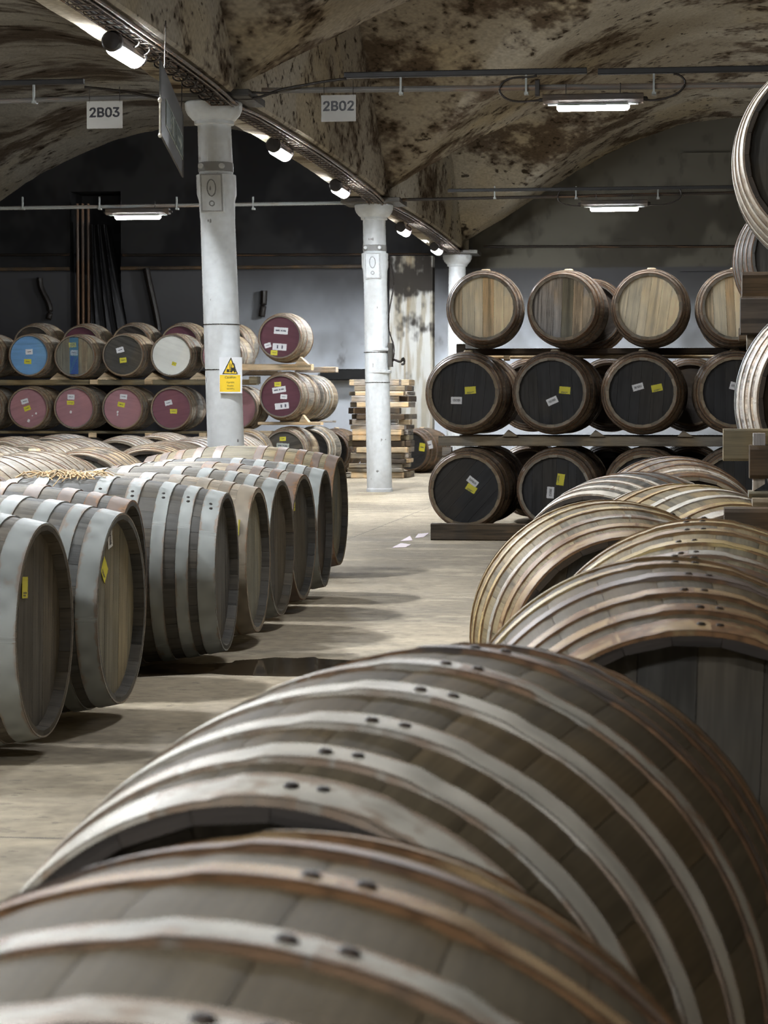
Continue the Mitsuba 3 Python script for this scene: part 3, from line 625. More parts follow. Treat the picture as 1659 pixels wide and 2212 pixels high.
def boards(ty, pal, seed, n=6, front=True, pals=None):
    """the head's boards as thin planks clipped to the circle"""
    k = ('d', ty['id'], pal, seed % 100, n, pals)
    if k in cache: return cache[k]
    yh = ty['L'] / 2 - .042; rh = float(rad(ty, yh)) - ty['t'] + .006; out = []; r = random.Random(seed)
    cuts = [-1 + 2 * (i + (r.random() - .5) * .35 * (0 < i < n)) / n for i in range(n + 1)]
    for i in range(n):
        x0, x1 = cuts[i] * rh + .0006, cuts[i + 1] * rh - .0006
        def arc(xa, xb, up): return [(x, up * math.sqrt(max(rh * rh - x * x, 0))) for x in np.linspace(xa, xb, 9)]
        P = arc(x0, x1, -1) + arc(x1, x0, 1); P = [p for j, p in enumerate(P) if j == 0 or np.hypot(p[0] - P[j - 1][0], p[1] - P[j - 1][1]) > 1e-5]
        if np.hypot(P[0][0] - P[-1][0], P[0][1] - P[-1][1]) < 1e-5: P = P[:-1]
        pi = pals[i] if pals else pal
        P = np.array(P); c = P.mean(0); V = []; n_ = len(P); d = -.0010 * r.random()
        fr = np.stack([P[:, 0], np.full(n_, -yh - .010 + d), P[:, 1]], -1)
        ctr = np.array([[c[0], -yh - .010 + d, c[1]]]); Vf = np.vstack([ctr, fr]); f = [(0, j + 1, (j + 1) % n_ + 1) for j in range(n_)]
        uv = np.stack([UV(pi, seed + i * 13, Vf[:, 0] - x0 + .02), Vf[:, 2] + .5], 1)
        bk = np.stack([P[:, 0], np.full(n_, -yh + .010), P[:, 1]], -1); e = np.arange(n_)
        Ve = np.vstack([fr, bk]); fe = np.vstack([np.stack([e, e + n_, (e + 1) % n_ + n_], 1), np.stack([e, (e + 1) % n_ + n_, (e + 1) % n_], 1)])
        ue = np.stack([UV(pi, seed + i * 13, np.full(2 * n_, .03)), Ve[:, 2] + .5], 1)
        out.append(plyd(join(vf(Vf, f, uv), vf(Ve, fe, ue)), 'm_wood', False))
    cache[k] = out; return out
def backhead(ty, pal):
    k = ('k', ty['id'], pal)
    if k not in cache:
        yh = ty['L'] / 2 - .045; rh = float(rad(ty, yh)) - ty['t'] + .006
        cache[k] = plyd(moved(lathe([(0, .01), (rh, .01), (rh, -.01), (0, -.01)], 40, pal, 3), M(0, yh, 0, 0, 90)), 'm_wood', False)
    return cache[k]
def bung():
    if 'g' not in cache: cache['g'] = plyd(lathe([(0, .012), (.028, .012), (.034, .002), (.034, -.01)], 14, 11, 2), 'm_wood', False)
    return cache['g']

def barrel(label, pos, yaw, ty, pal=0, hp=(0,), head=9, roll=None, group=None, fine=True, nb=6, rivets=None, seg=56, bungs=True, hpals=None, ns=13, na=4, headroll=None, inner=18):
    """a barrel lying with its axis from pos along yaw (radians from +y towards +x); hp: palette of each hoop; rivets: angle of the hoop laps"""
    key = thing('barrel', label, 'barrel', group); s = rng.randrange(1000); roll = rng.uniform(0, 360) if roll is None else roll
    base = T().translate([float(q) for q in pos]).rotate([0, 0, 1], -math.degrees(yaw))
    if fine:
        for i in range(ty['n']):
            put('stave', stave(ty, pal, (s % 3) * 31 + (i * 5) % 7 * 4, ns, na, inner), None, key, to=base.rotate([0, 1, 0], roll * .0 + i * 360 / ty['n'] + roll % 17))
    else: put('staves', body(ty, pal, s % 4 * 23), None, key, to=base.rotate([0, 1, 0], roll % 17))
    nh = len(ty['hoops'])
    for side in (0, 1):
        for i in range(nh):
            hp_i = hp[(i + side * nh) % len(hp)] if len(hp) > nh else hp[i % len(hp)]
            la = None if rivets is None else 0
            rot = (roll * 1.7 + i * 47) % 360 if rivets is None else rivets + rng.uniform(-2.5, 2.5)
            h = put('hoop', hoop(ty, i, side, hp_i, (s + i * 3) % 8, seg, la), None, key, to=base.rotate([0, 1, 0], rot))
            if rivets is not None and side == 0 or (rivets is not None and i >= nh - 1):
                a, w = ty['hoops'][i]; y = (-ty['L'] / 2 + a + w / 2) * (1 if side == 0 else -1); r = float(rad(ty, y)) + .0050
                for d in (-2.5, 2.5): put('rivet', rivet(), None, h, to=base.rotate([0, 1, 0], rot + d).translate([0, y + .004 * (d > 0), r]))
    hr = rng.uniform(-25, 25) if headroll is None else headroll
    if fine or hpals:
        for b in boards(ty, head, s if hpals is None else 11 + len(hpals) * 3, nb, pals=hpals): put('head_board', b, None, key, to=base.rotate([0, 1, 0], hr))
    else:
        k_ = ('fh', ty['id'], head, s % 5)
        if k_ not in cache:
            yh = ty['L'] / 2 - .042; rh = float(rad(ty, yh)) - ty['t'] + .006
            cache[k_] = plyd(prism([(rh * math.cos(a), rh * math.sin(a)) for a in np.linspace(0, 2 * np.pi, 41)[:-1]], -yh - .01, -yh + .01, 'z', head, s % 5 * 17), 'm_wood', False)
        put('head', cache[k_], None, key, to=base.rotate([1, 0, 0], -90).scale([1, -1, 1]) if False else base @ T(np.array([[1, 0, 0, 0], [0, 0, 1, 0], [0, -1, 0, 0], [0, 0, 0, 1.0]])).rotate([0, 0, 1], hr))
    put('back_head', backhead(ty, 9), None, key, to=base)
    if bungs: put('bung', bung(), None, key, to=base.translate([0, 0, ty['rb']]))
    A = np.array(base.matrix, float)
    return dict(key=key, A=A, to=base, p0=(A @ [0, -(ty['L'] / 2 - .042) - .0105, 0, 1])[:3], n=A[:3, 1], ty=ty)
def rim_to_centre(c, yaw, ty): return np.array([c[0] + math.sin(yaw) * ty['L'] / 2, c[1] + math.cos(yaw) * ty['L'] / 2, c[2]])

YEL, WHT, INK = (.66, .60, .06), (.72, .73, .76), (.05, .05, .06)
def sticker(b, px, py, w, h, rot=0.0, kind='yellow', marks=None):
    """a paper label on the front head: pixel of its centre, size in metres, rotation in degrees (clockwise)"""
    P = at_plane(px, py, b['p0'], b['n']); l = np.linalg.inv(b['A']) @ [*P, 1]
    col = {'yellow': YEL, 'white': WHT, 'grey': (.42, .46, .42), 'blue': (.03, .055, .28), 'teal': (.06, .16, .25), 'speck': (.75, .72, .72)}[kind]
    name = {'yellow': 'yellow_label', 'white': 'white_label', 'grey': 'grey_label', 'blue': 'painted_stripe', 'teal': 'painted_stripe', 'speck': 'paint_spot'}[kind]
    A = M(l[0], l[1] - .0016, l[2], 0, 90) @ M(rz=-rot)
    k = put(name, moved(flatpoly(sbox(-w / 2, -h / 2, w / 2, h / 2), .0012), A), 'm_flat', b['key'], color=col, to=b['to'])
    if marks == 'bar':
        bars = []; x = -w * .33; r = random.Random(int(px))
        while x < w * .33:
            q = w * r.uniform(.018, .05); bars.append(flatpoly(sbox(x, -h * .16, x + q, h * .18), .0006)); x += q + w * r.uniform(.015, .035)
        put('barcode', moved(join(*bars), A @ M(0, 0, .0012)), 'm_flat', k, color=INK, to=b['to'])
    elif marks:
        ms = [flatpoly(sbox(x0 * w, y0 * h, x1 * w, y1 * h), .0006) for x0, y0, x1, y1 in marks]
        put('print', moved(join(*ms), A @ M(0, 0, .0012)), 'm_flat', k, color=(.16, .15, .08) if kind == 'yellow' else (.10, .10, .14), to=b['to'])
    return k
LINES = [(-.32, -.30, .30, -.22), (-.32, -.42, .12, -.35)]
SCR = [(-.38, -.10, -.1, .12), (-.02, -.10, .1, .12), (.14, -.10, .36, .12)]
DASH = [(-.3, -.06, .3, .06)]

# --- row of barrels lying nose to tail in the right foreground
g = None
FG = [('nearest barrel of all, blurred grey-brown staves at the bottom edge', -.244, 1.10, -.01, HOGS, 14, (7, 7, 3, 7, 3, 2, 2, 2, 6, 2), 9, 12),
      ('big foreground barrel with white riveted hoops, second from the viewer', -.246, 2.16, .168, HOGS, 14, (7, 7, 7, 7, 3, 2, 6, 2, 8, 8), 9, 8),
      ('third barrel from the viewer, tan hoops and a shadowed head, at the right edge', -.031, 3.46, -.075, HOGS, 14, (2, 2, 2, 6, 4), 9, 5),
      ('barrel with yellow-tan hoops between the olive one and the stacked timbers', .030, 4.46, .02, HOGS, 16, (6, 3, 4, 4, 4), 9, -4),
      ('barrel with orange rusty front hoop and hollow dark end, over the aisle floor', -.194, 5.62, -.15, HOGS, 16, (2, 2, 3, 4, 4), 9, 30),
      ('brightly lit barrel with yellow and white hoops beside the timber rail', -.004, 6.66, -.335, HOGS, 16, (7, 4, 7, 7, 4), 9, 40),
      ('barrel with bright white hoops in front of the right-hand rack', -.185, 8.0, .29, HOGS, 0, (7, 7, 7, 7, 8), 18, 60),
      ('farthest brown barrel of the foreground row, close to the right-hand rack', -.066, 9.15, -.16, HOGS, 1, (8, 7, 8, 8, 8), 18, 20)]
FGR = [.3355, .3385, .341, .346, .341, .344, .342, .357]
for i, (lab, x, y, yw, ty, pal, hp, hd, rv) in enumerate(FG):
    near = y < 5; ty = dict(ty, rb=FGR[i], rc=FGR[i] * .8176, id=30 + i)
    barrel(lab, (x, y, ty['rb'] + .0005), yw, ty, pal, hp, hd, rivets=rv if y < 6 else None, bungs=False, seg=120 if near else 72, ns=21 if near else 13, na=6 if near else 4)

# --- row of barrels lying side by side along the aisle on the left
LR = [(-2.121, 5.700, -90.7, .335, 9, (0, 0, 0, 0, 0), 9, 'nearest barrel of the left row, cut by the left edge, yellow label'),
      (-2.090, 6.392, -89.4, .332, 0, (0, 0, 0, 0, 0), 10, 'left-row barrel with pale mottled head and a diamond-turned yellow label'),
      (-2.244, 7.10, -94.0, .335, 0, (6, 6, 6, 6, 6), 9, 'left-row barrel with reddish rusty hoops, set back behind the pale-headed one'),
      (-2.073, 7.79, -92.8, .334, 9, (0, 0, 0, 0, 0), 9, 'left-row barrel with pairs of rivets on its pale hoops, third full one along the aisle'),
      (-2.089, 8.47, -91.1, .331, 17, (9, 9, 9, 9, 0), 10, 'left-row barrel with a yellowish old head'),
      (-2.119, 9.15, -89.5, .334, 0, (0, 0, 0, 0, 0), 9, 'left-row barrel with dark head, yellow and white labels, middle of the row'),
      (-2.157, 9.921, -88.3, .334, 17, (6, 6, 6, 6, 6), 9, 'left-row barrel with brownish hoops and a dark head, third from the far end'),
      (-2.178, 10.62, -91.6, .334, 0, (0, 0, 0, 0, 0), 18, 'left-row barrel with pale galvanised hoops, second from the far end'),
      (-2.328, 12.06, -90.1, .350, 16, (6, 6, 6, 6, 6), 10, 'farthest barrel of the left row, brown hooped, standing out above the others')]
row = []
for x, y, yw, rb, pal, hp, hd, lab in LR:
    ty = dict(ROW, rb=rb, rc=rb * .822, id=10 + len(row)); yawr = math.radians(yw)
    c = np.array([x + math.sin(yawr) * (1.05 - .93) / 2, y + math.cos(yawr) * .06, rb + .0005])
    row.append(barrel(lab, c, yawr, ty, pal, hp, hd, rivets=-32 if len(row) == 3 else (18 if len(row) in (0, 2) else 100), bungs=False, seg=80, ns=15, headroll=rng.uniform(-8, 8), inner=9))
sticker(row[0], 52, 1269, .050, .055, 4, 'yellow', LINES)
sticker(row[1], 224, 1231, .055, .055, 45, 'yellow', LINES)
sticker(row[1], 236, 1161, .060, .050, 80, 'white', 'bar')
sticker(row[4], 517, 1141, .055, .06, 8, 'yellow', LINES)
sticker(row[5], 577, 1128, .055, .055, 6, 'yellow', LINES)
sticker(row[5], 579, 1086, .055, .045, 20, 'white', 'bar')
sticker(row[6], 633, 1089, .06, .06, 0, 'yellow', LINES)
sticker(row[6], 635, 1061, .055, .045, 10, 'white', 'bar')

# --- barrels on the floor behind the left row, nose to tail in lanes
LANE = dict(HOGS, rc=.306, L=.90, te=.02, id=40)
LANES = [(-3.24, 10.40, .20, 'brown barrel at the left edge just behind the left row', 17, 18), (-3.38, 11.46, .06, 'tan barrel behind the left row with pale bung patches, second in its lane', 13, 18),
         (-3.37, 12.62, -.06, 'tan barrel with a pale yellowish head behind the left row', 13, 10), (-3.30, 13.75, -.16, 'tan barrel with a dark hollow end behind the left row', 13, 18),
         (-3.47, 14.95, -.05, 'tan barrel behind the left row, last before the nearest column', 13, 18), (-3.66, 16.80, .07, 'barrel with a yellow-brown head just left of the nearest column', 17, 10),
         (-4.22, 13.3, .05, 'grey-brown barrel of the second floor lane at the left edge', 17, 18), (-4.25, 14.7, .10, 'brown barrel of the second floor lane, below the blue-headed cask', 17, 18),
         (-4.36, 15.9, .0, 'tan barrel of the second floor lane, below the pink heads', 13, 18), (-4.38, 17.4, -.05, 'grey-brown barrel of the second floor lane, fourth from its near end', 17, 18),
         (-5.08, 15.3, .05, 'tan barrel of the third floor lane at the left edge', 13, 18), (-5.08, 16.7, .0, 'pale tan barrel of the third floor lane', 13, 18), (-5.12, 18.2, .05, 'grey barrel at the far end of the third floor lane', 0, 18),
         (-5.92, 17.6, .05, 'grey barrel of the fourth floor lane at the left edge', 0, 18), (-3.86, 18.95, .0, 'tan barrel farthest back on the floor beside the column', 13, 18),
         (-4.55, 19.4, .0, 'tan barrel farthest back on the floor below the third pink head', 13, 18)]
for x, y, yw, lab, pal, hd in LANES:
    barrel(lab, (x, y, .3405), yw, LANE, pal, (9, 6, 9, 9, 9), hd, fine=y < 14, seg=56, headroll=0, bungs=11 < y < 12)

# --- right-hand rack
YR = 15.75
def rack_barrel(lab, px, py, yaw, ty, head, pal=1, dy=0.0, **kw):
    c = rim_to_centre(at_y(px, py, YR), yaw, ty); c[1] += dy
    return barrel(lab, c, yaw, ty, pal, (1, 8, 1), head, **kw)
T3 = [(1044, 664, -.05, 2, 'bare tan wooden head', [11, 2, 2, 11, 2, 2], 'left end of the top tier'), (1214, 664, .05, 3, 'weathered grey wooden head', [3, 3, 3, 10, 3, 3], 'second in the top tier'),
      (1401, 662, .025, 2, 'pale cream wooden head', [2, 2, 2, 2, 2, 2], 'third in the top tier'), (1589, 662, 0, 2, 'orange-tan wooden head', [11, 2, 11, 2, 2, 2], 'fourth in the top tier')]
top = []
for (px, py, yw, hd, a, hps, b_), hr in zip(T3, (0, 2, 8, -3)):
    top.append(rack_barrel(f'barrel with {a}, {b_} of right-hand rack', px, py, yw, ASB3, hd, hpals=tuple(hps), headroll=hr))
mid = []
for i, (px, py, w_) in enumerate(((1001, 849, 'left end'), (1190, 848, 'second'), (1385, 848, 'third'), (1589, 847, 'fourth'))):
    mid.append(rack_barrel(f'barrel with black head, {w_} in the middle tier of the right-hand rack', px, py, (-.02, .01, .01, 0)[i], ASB, 4, headroll=(5, -3, 4, 0)[i]))
low = []
for i, (px, py, w_) in enumerate(((1006, 1059, 'left end'), (1198, 1059, 'second'), (1392, 1059, 'third'), (1588, 1059, 'fourth'))):
    low.append(rack_barrel(f'barrel with black head, {w_} in the bottom tier of the right-hand rack', px, py, (0, .03, 0, 0)[i], ASBF, 4, headroll=(42, 0, 10, 0)[i], bungs=False))
sticker(mid[0], 1016, 843, .077, .050, -4, 'yellow', LINES); sticker(mid[0], 986, 865, .077, .050, 1, 'white', 'bar')
sticker(mid[1], 1220, 843, .077, .050, 5, 'yellow', LINES); sticker(mid[1], 1193, 866, .077, .048, -24, 'white', 'bar')
sticker(mid[2], 1378, 836, .077, .045, -16, 'white', 'bar'); sticker(mid[2], 1419, 838, .075, .048, -12, 'yellow', LINES)
sticker(mid[3], 1586, 834, .060, .052, 14, 'white', 'bar')
sticker(low[0], 1018, 1055, .075, .048, 32, 'yellow', LINES); sticker(low[0], 1021, 1040, .082, .045, 38, 'white', 'bar')
sticker(low[1], 1211, 1036, .080, .052, 98, 'yellow', LINES); sticker(low[1], 1189, 1064, .080, .050, 94, 'white', 'bar')
for lab, x, y, z, ty in [('barrel behind the second and third barrels of the top tier', -.73, 17.13, 1.585, ASB3), ('barrel behind the fourth barrel of the top tier', .33, 17.13, 1.585, ASB3)] + \
        [(f'dark barrel in the second depth of the middle tier, {w} from the left', -1.55 + i * .62, 17.13, 1.003, ASB) for i, w in enumerate(('first', 'second', 'third', 'fourth'))] + \
        [(f'dark barrel in the second depth of the bottom tier, {w} from the left', -1.52 + i * .62, 17.13, .3286, ASBF) for i, w in enumerate(('first', 'second', 'third', 'fourth'))]:
    barrel(lab, (x, y, z), .0, ty, 1, (8, 8, 8), 18, fine=False, bungs=False)

for nm, z, ty in (('middle', 1.003, ASB), ('bottom', .3286, ASBF)):
    for i, w in enumerate(('first', 'second', 'third', 'fourth')):
        barrel(f'dark barrel in the third depth of the {nm} tier, {w} from the left', (-1.24 + i * .62, 18.10, z), .0, ty, 1, (8, 8, 8), 18, fine=False, bungs=False)

def rail(label, x0, x1, y, z0, z1, w=.10, pal=12, seed=1, cat='timber', group=None):
    k = thing('timber', label, cat, group); m = moved(timber(x1 - x0, w, z1 - z0, pal, seed, .007), M((x0 + x1) / 2, y, z0)); scene[k] = plyd(m, 'm_wood'); return k
rail('rough dark bottom timber on the floor under the right-hand rack', at_z(928, 1168, 0)[0], 1.0, 15.40, 0.0, .112, .12, 12, 3)
rail('timber under the back of the bottom tier of the right-hand rack', -1.75, 1.0, 16.55, 0.0, .050, .10, 12, 4)
rail('brown timber between bottom and middle tiers of the right-hand rack', at_y(945, 950, 15.95)[0], 1.0, 16.10, .631, .699, .20, 17, 5)
rail('hidden timber behind the brown one under the middle tier', -1.70, 1.0, 16.9, .631, .699, .12, 12, 6)
rail('dark timber between middle and top tiers of the right-hand rack', at_y(987, 760, 16.45)[0], 1.0, 16.55, 1.282, 1.331, .10, 12, 7)
rail('pale thin timber behind the dark one under the top tier', at_y(990, 760, 16.9)[0], 1.0, 17.05, 1.268, 1.292, .14, 11, 8)
def block(label, px0, py0, px1, py1, Y, dpt=.09, pal=12, seed=1, tilt=0.0, cat='timber block', name='timber_block'):
    a, b = at_y(px0, py0, Y), at_y(px1, py1, Y); k = thing(name, label, cat)
    scene[k] = plyd(moved(timber(b[0] - a[0], dpt, a[2] - b[2], pal, seed, .006), M((a[0] + b[0]) / 2, Y + dpt / 2, b[2], 0, tilt)), 'm_wood'); return k
block('small upright block at the left end of the bottom timber', 946, 1131, 954, 1151, 15.50, .05, 17, 3)
block('dark block end under the left barrel of the top tier', 986, 743, 1004, 765, 16.33, .05, 12, 4)
block('small grey block end under the left barrel of the middle tier', 955, 966, 975, 985, 15.98, .08, 3, 5)
block('small pale block between the middle-tier timbers, left', 1088, 768, 1101, 779, 16.70, .05, 11, 6)
def wedge(label, c, w, h, d, pal=11, flip=1, name='wedge_chock'):
    k = thing(name, label, 'chock'); P = [(-w / 2, 0), (w / 2, 0), (flip * w * .12, h)] ; P = P if flip else P
    scene[k] = plyd(moved(prism([(q[0], q[1]) for q in P], -d / 2, d / 2, 'x', pal, 3), M(c[0], c[1], c[2], 90)), 'm_wood'); return k
for i, x in enumerate((1102, 1290, 1480)):
    q = at_y(x, 945, 15.99); wedge(f'wooden wedge between middle-tier barrels of the right-hand rack, {("first", "second", "third")[i]} from the left', (q[0], q[1] + .02, .699), .11, .045, .10, 17)

# --- nearer stack at the right edge
st = [barrel('big barrel with bright galvanised hoops at the upper right edge', (.472, 7.208, 1.657), .092, dict(HOGS, id=45), 17, (7, 7, 7, 7, 0), 9, seg=120, ns=21, na=6, bungs=False),
      barrel('barrel with pale galvanised hoops standing on the light timber at the right edge', (.483, 7.346, .932), .008, dict(HOGS, id=46), 3, (7, 7, 7, 7, 0), 18, seg=120, ns=21, na=6, bungs=False),
      barrel('grey-brown barrel behind the upper right one, cut by the right edge', (.560, 12.0, 1.663), -.04, HOGS, 0, (8, 6, 8, 6, 8), 9, seg=72)]
def endblock(label, px0, pyt, pyb, Y, w, dpt, pal, seed=1, bright=None):
    a, b = at_y(px0, pyt, Y), at_y(px0, pyb, Y); k = thing('timber', label, 'timber')
    scene[k] = plyd(moved(timber(w, dpt, a[2] - b[2], pal, seed, .007), M(a[0] + w / 2, Y + dpt / 2, b[2])), 'm_wood'); return k
endblock('thick light-topped timber under the galvanised barrel at the right edge', 1563, 927, 996, 6.50, .9, .16, 16, 3)
endblock('dark block with a pale edge in front of the light-topped timber', 1620, 962, 1034, 6.34, .6, .12, 12, 4)
endblock('low timber with a pale top edge among the foreground barrels at the right edge', 1565, 1099, 1150, 6.02, .9, .13, 12, 5)
endblock('flat pale board above the low timber at the right edge', 1626, 1077, 1095, 6.25, .7, .16, 17, 6)
endblock('short tan board under the grey wedge at the right edge', 1618, 1062, 1076, 6.32, .7, .14, 10, 7)
k = thing('wedge_chock', 'grey chock on the short tan board at the right edge', 'chock')
q = at_y(1627, 1061, 6.36); scene[k] = plyd(moved(prism([(0, 0), (.16, 0), (.16, .032), (.02, .032)], 0, .1, 'y', 3, 4), M(q[0], q[1], q[2])), 'm_wood')
endblock('dark timber with a bright pale edge under the upper right barrel', 1603.5, 587, 640, 6.93, .8, .11, 12, 8)
endblock('black block under the bright-edged timber at the right edge', 1600, 641, 722, 7.95, .35, .12, 18, 9)
endblock('small pale block end beside the black block at the right edge', 1614, 723, 756, 8.02, .3, .10, 17, 10)
endblock('hidden bearer under the galvanised barrel at the right edge', 1700, 1094, 1122, 7.2, .8, .12, 12, 11)
rail('bearer under the far grey-brown barrel at the right edge', .25, 1.5, 12.0, 1.255, 1.318, .12, 12, 12)

# --- left-hand rack
YL = 27.0
def lrack(lab, px, py, head, yaw=0.0, ty=LRK, Y=YL, pal=17, **kw):
    kw.setdefault('bungs', False)
    c = rim_to_centre(at_y(px, py, Y), yaw, ty); return barrel(lab, c, yaw, ty, pal, kw.pop('hp', (1, 9, 1)), head, fine=False, **kw)
L3 = [lrack('barrel at the left edge of the upper tier of the left-hand rack', -41, 767, 9), lrack('barrel with bright blue head in the upper tier of the left-hand rack', 62, 767.5, 6),
      lrack('barrel with a mottled tan head and a blue stripe in the upper tier', 161, 769, 10, hpals=(10, 10, 9, 10, 17, 10), nb=6, headroll=0), lrack('barrel with dark grey wooden head in the upper tier of the left-hand rack', 265.5, 767, 9),
      lrack('barrel with white painted head in the upper tier of the left-hand rack', 369.5, 767.5, 5), lrack('barrel with pink head half hidden by the nearest column, upper tier', 478, 768, 7)]
L2 = [lrack('barrel at the left edge of the pink-headed tier', -40, 881, 9), lrack('pink-headed barrel below the blue one', 60.5, 881.5, 7), lrack('pink-headed barrel below the blue-striped one', 160, 881, 7),
      lrack('brightest pink-headed barrel, below the dark grey head', 264.5, 882, 7), lrack('plum-headed barrel below the white head', 369.5, 882.5, 19), lrack('pink-headed barrel just right of the nearest column', 510, 882, 7)]
for i in range(6):
    lrack(f'{("first", "second", "third", "fourth", "fifth", "sixth")[i]} bottom-tier barrel from the left in the left-hand rack', (-40, 62, 160, 265, 369, 478)[i], 990, 9)
sticker(L3[1], 63, 760, .09, .065, -3, 'white', DASH); sticker(L3[1], 60, 781, .09, .06, 2, 'yellow', DASH)
sticker(L3[2], 160, 768, .11, .44, 0, 'teal'); sticker(L3[2], 160.5, 789, .095, .215, 0, 'blue'); sticker(L3[2], 157, 745, .09, .06, -4, 'yellow', DASH); sticker(L3[2], 160, 762, .09, .065, 2, 'white', DASH)
sticker(L3[3], 259.5, 756, .095, .065, -14, 'white', DASH); sticker(L3[3], 266, 778, .085, .062, -6, 'yellow', DASH)
sticker(L3[4], 376, 786, .055, .045, 20, 'yellow', DASH)
sticker(L2[1], 53.5, 867, .09, .06, -16, 'white', DASH); sticker(L2[1], 59, 882, .085, .06, -20, 'yellow', DASH)
sticker(L2[2], 153.5, 857.5, .09, .062, 2, 'white', DASH); sticker(L2[2], 152.5, 870, .09, .05, 2, 'yellow', DASH)
sticker(L2[3], 267, 857, .09, .06, 5, 'white', DASH); sticker(L2[3], 262, 874, .09, .06, 12, 'yellow', DASH)
sticker(L2[4], 364, 870, .09, .06, -14, 'white', DASH); sticker(L2[4], 375, 888.5, .088, .055, 1, 'yellow', DASH)
for b, x, y, s in ((L2[1], 78, 893, .02), (L2[1], 70, 898, .014), (L2[1], 62, 909, .03), (L2[2], 153, 890, .026), (L2[3], 254, 890, .022), (L2[3], 254, 896, .018)): sticker(b, x, y, s, s * 1.2, 20, 'speck')
for i, (x, y) in enumerate(((80, 745), (184, 746), (292, 744), (398, 744), (500, 746))):
    lrack(f'dark barrel high behind the upper tier of the left-hand rack, {("first", "second", "third", "fourth", "fifth")[i]} from the left', x - 10, y, 8 if i % 2 else 18, Y=28.45, ty=ASBF)
lx0, lx1 = at_y(-90, 800, 27)[0], at_y(548, 800, 27)[0]
rail('long timber under the upper tier of the left-hand rack', lx0, lx1, 27.25, 1.165, 1.232, .16, 16, 21)
rail('long timber under the pink-headed tier of the left-hand rack', lx0, lx1, 27.25, .568, .602, .16, 16, 22)
rail('rear timber under the upper tier of the left-hand rack', lx0, lx1, 28.75, 1.30, 1.36, .3, 12, 23)
for i, x in enumerate((130, 232, 335, 432)):
    q = at_y(x, 815, 27.2); wedge(f'pale wooden wedge under the upper tier of the left-hand rack, {("first", "second", "third", "fourth")[i]} from the left', (q[0], 27.25, 1.232), .26, .085, .14)
for i, (x, y) in enumerate(((201, 825), (319, 825), (198, 940), (320, 940), (437, 940))):
    q = at_y(x, y, 27.1); k = thing('timber_block', f'pale block end on the left-hand rack timber at its {("second", "third")[i] if i < 2 else ("second", "third", "fourth")[i - 2]} gap, {"upper" if i < 2 else "lower"} timber', 'timber block')
    scene[k] = plyd(moved(timber(.09, .05, .058, 11, i, .005), M(q[0], 27.142, q[2] - .029)), 'm_wood')

# plum-headed end stack of the left-hand rack
YP = 26.1
P3 = lrack('plum-headed barrel alone on top of the end stack, with four labels', 604, 728, 8, .0, ASBF, YP)
P2 = lrack('plum-headed barrel in the middle of the end stack, with four labels', 606, 856, 8, .02, ASBF, YP)
P2b = lrack('tan barrel directly behind the middle plum-headed one', 633, 858, 9, .0, ASBF, YP + .97)
P2c = lrack('dark-headed barrel with pale hoops, rearmost in the middle of the end stack', 664, 860, 4, .0, ASBF, YP + 1.95, hp=(7, 0, 7))
P1 = lrack('bottom barrel of the end stack with a yellow and a grey label', 613, 976, 9, .03, ASBF, YP)
P1b = lrack('black-headed barrel with galvanised hoops at the bottom rear of the end stack', 668, 972, 4, .02, ASBF, YP + 1.6, hp=(7, 0, 7))
sticker(P3, 607, 714.5, .165, .078, 4, 'white', SCR); sticker(P3, 578.5, 746, .078, .055, -16, 'white', DASH); sticker(P3, 604, 749.5, .165, .078, 4, 'white', [(-.2, -.25, -.1, .25), (.14, -.25, .24, .25)]); sticker(P3, 592, 762, .08, .058, 3, 'yellow', DASH)
sticker(P2, 600, 830, .08, .052, -2, 'yellow', DASH); sticker(P2, 603, 842, .16, .068, -9, 'white', SCR); sticker(P2, 613, 857, .08, .055, 3, 'white', DASH); sticker(P2, 609, 877, .165, .072, -6, 'white', [(-.1, -.25, .02, .25), (.2, -.25, .32, .25)])
sticker(P1, 611, 948, .075, .048, -2, 'yellow', DASH); sticker(P1, 611, 963, .15, .06, 4, 'grey', SCR)
a, b = at_y(520, 796, 26.3), at_y(671, 796, 26.3); rail('pale timber under the plum-headed barrel on top of the end stack', a[0], b[0], 26.42, 1.330, 1.402, .2, 11, 31)
a, b = at_y(640, 806, 27.4), at_y(728, 806, 27.4); rail('weathered grey timber end sticking out behind the end stack', a[0], b[0], 27.4, 1.318, 1.385, .2, 3, 32)
a, b = at_y(556, 920, 26.3), at_y(692, 920, 26.3); rail('tan timber under the middle barrel of the end stack', a[0], b[0], 26.42, .686, .721, .2, 11, 33)
a, b = at_y(600, 915, 28.0), at_y(714, 915, 28.0); rail('weathered timber behind the tan one in the end stack', a[0], b[0], 28.3, .700, .724, .3, 3, 34)
wedge('pale wedge beside the plum-headed barrel on top of the end stack', (at_y(652, 785, 26.35)[0], 26.4, 1.402), .15, .085, .16)
wedge('pale wedge beside the middle plum-headed barrel of the end stack', (at_y(657, 910, 26.35)[0], 26.4, .721), .11, .085, .16)
a = at_y(548, 822, 26.3); block('stub of timber between the upper and middle barrels of the end stack', 538, 813, 556, 829, 26.4, .2, 16, 2)
block('stub of tan timber left of the bottom barrel of the end stack', 532, 931, 586, 944, 26.3, .2, 11, 2)
lrack('tan barrel beside the nearest column in front of the end stack', 527, 984, 9, -.10, ASBF, 25.0, pal=13, hp=(9, 4, 9))

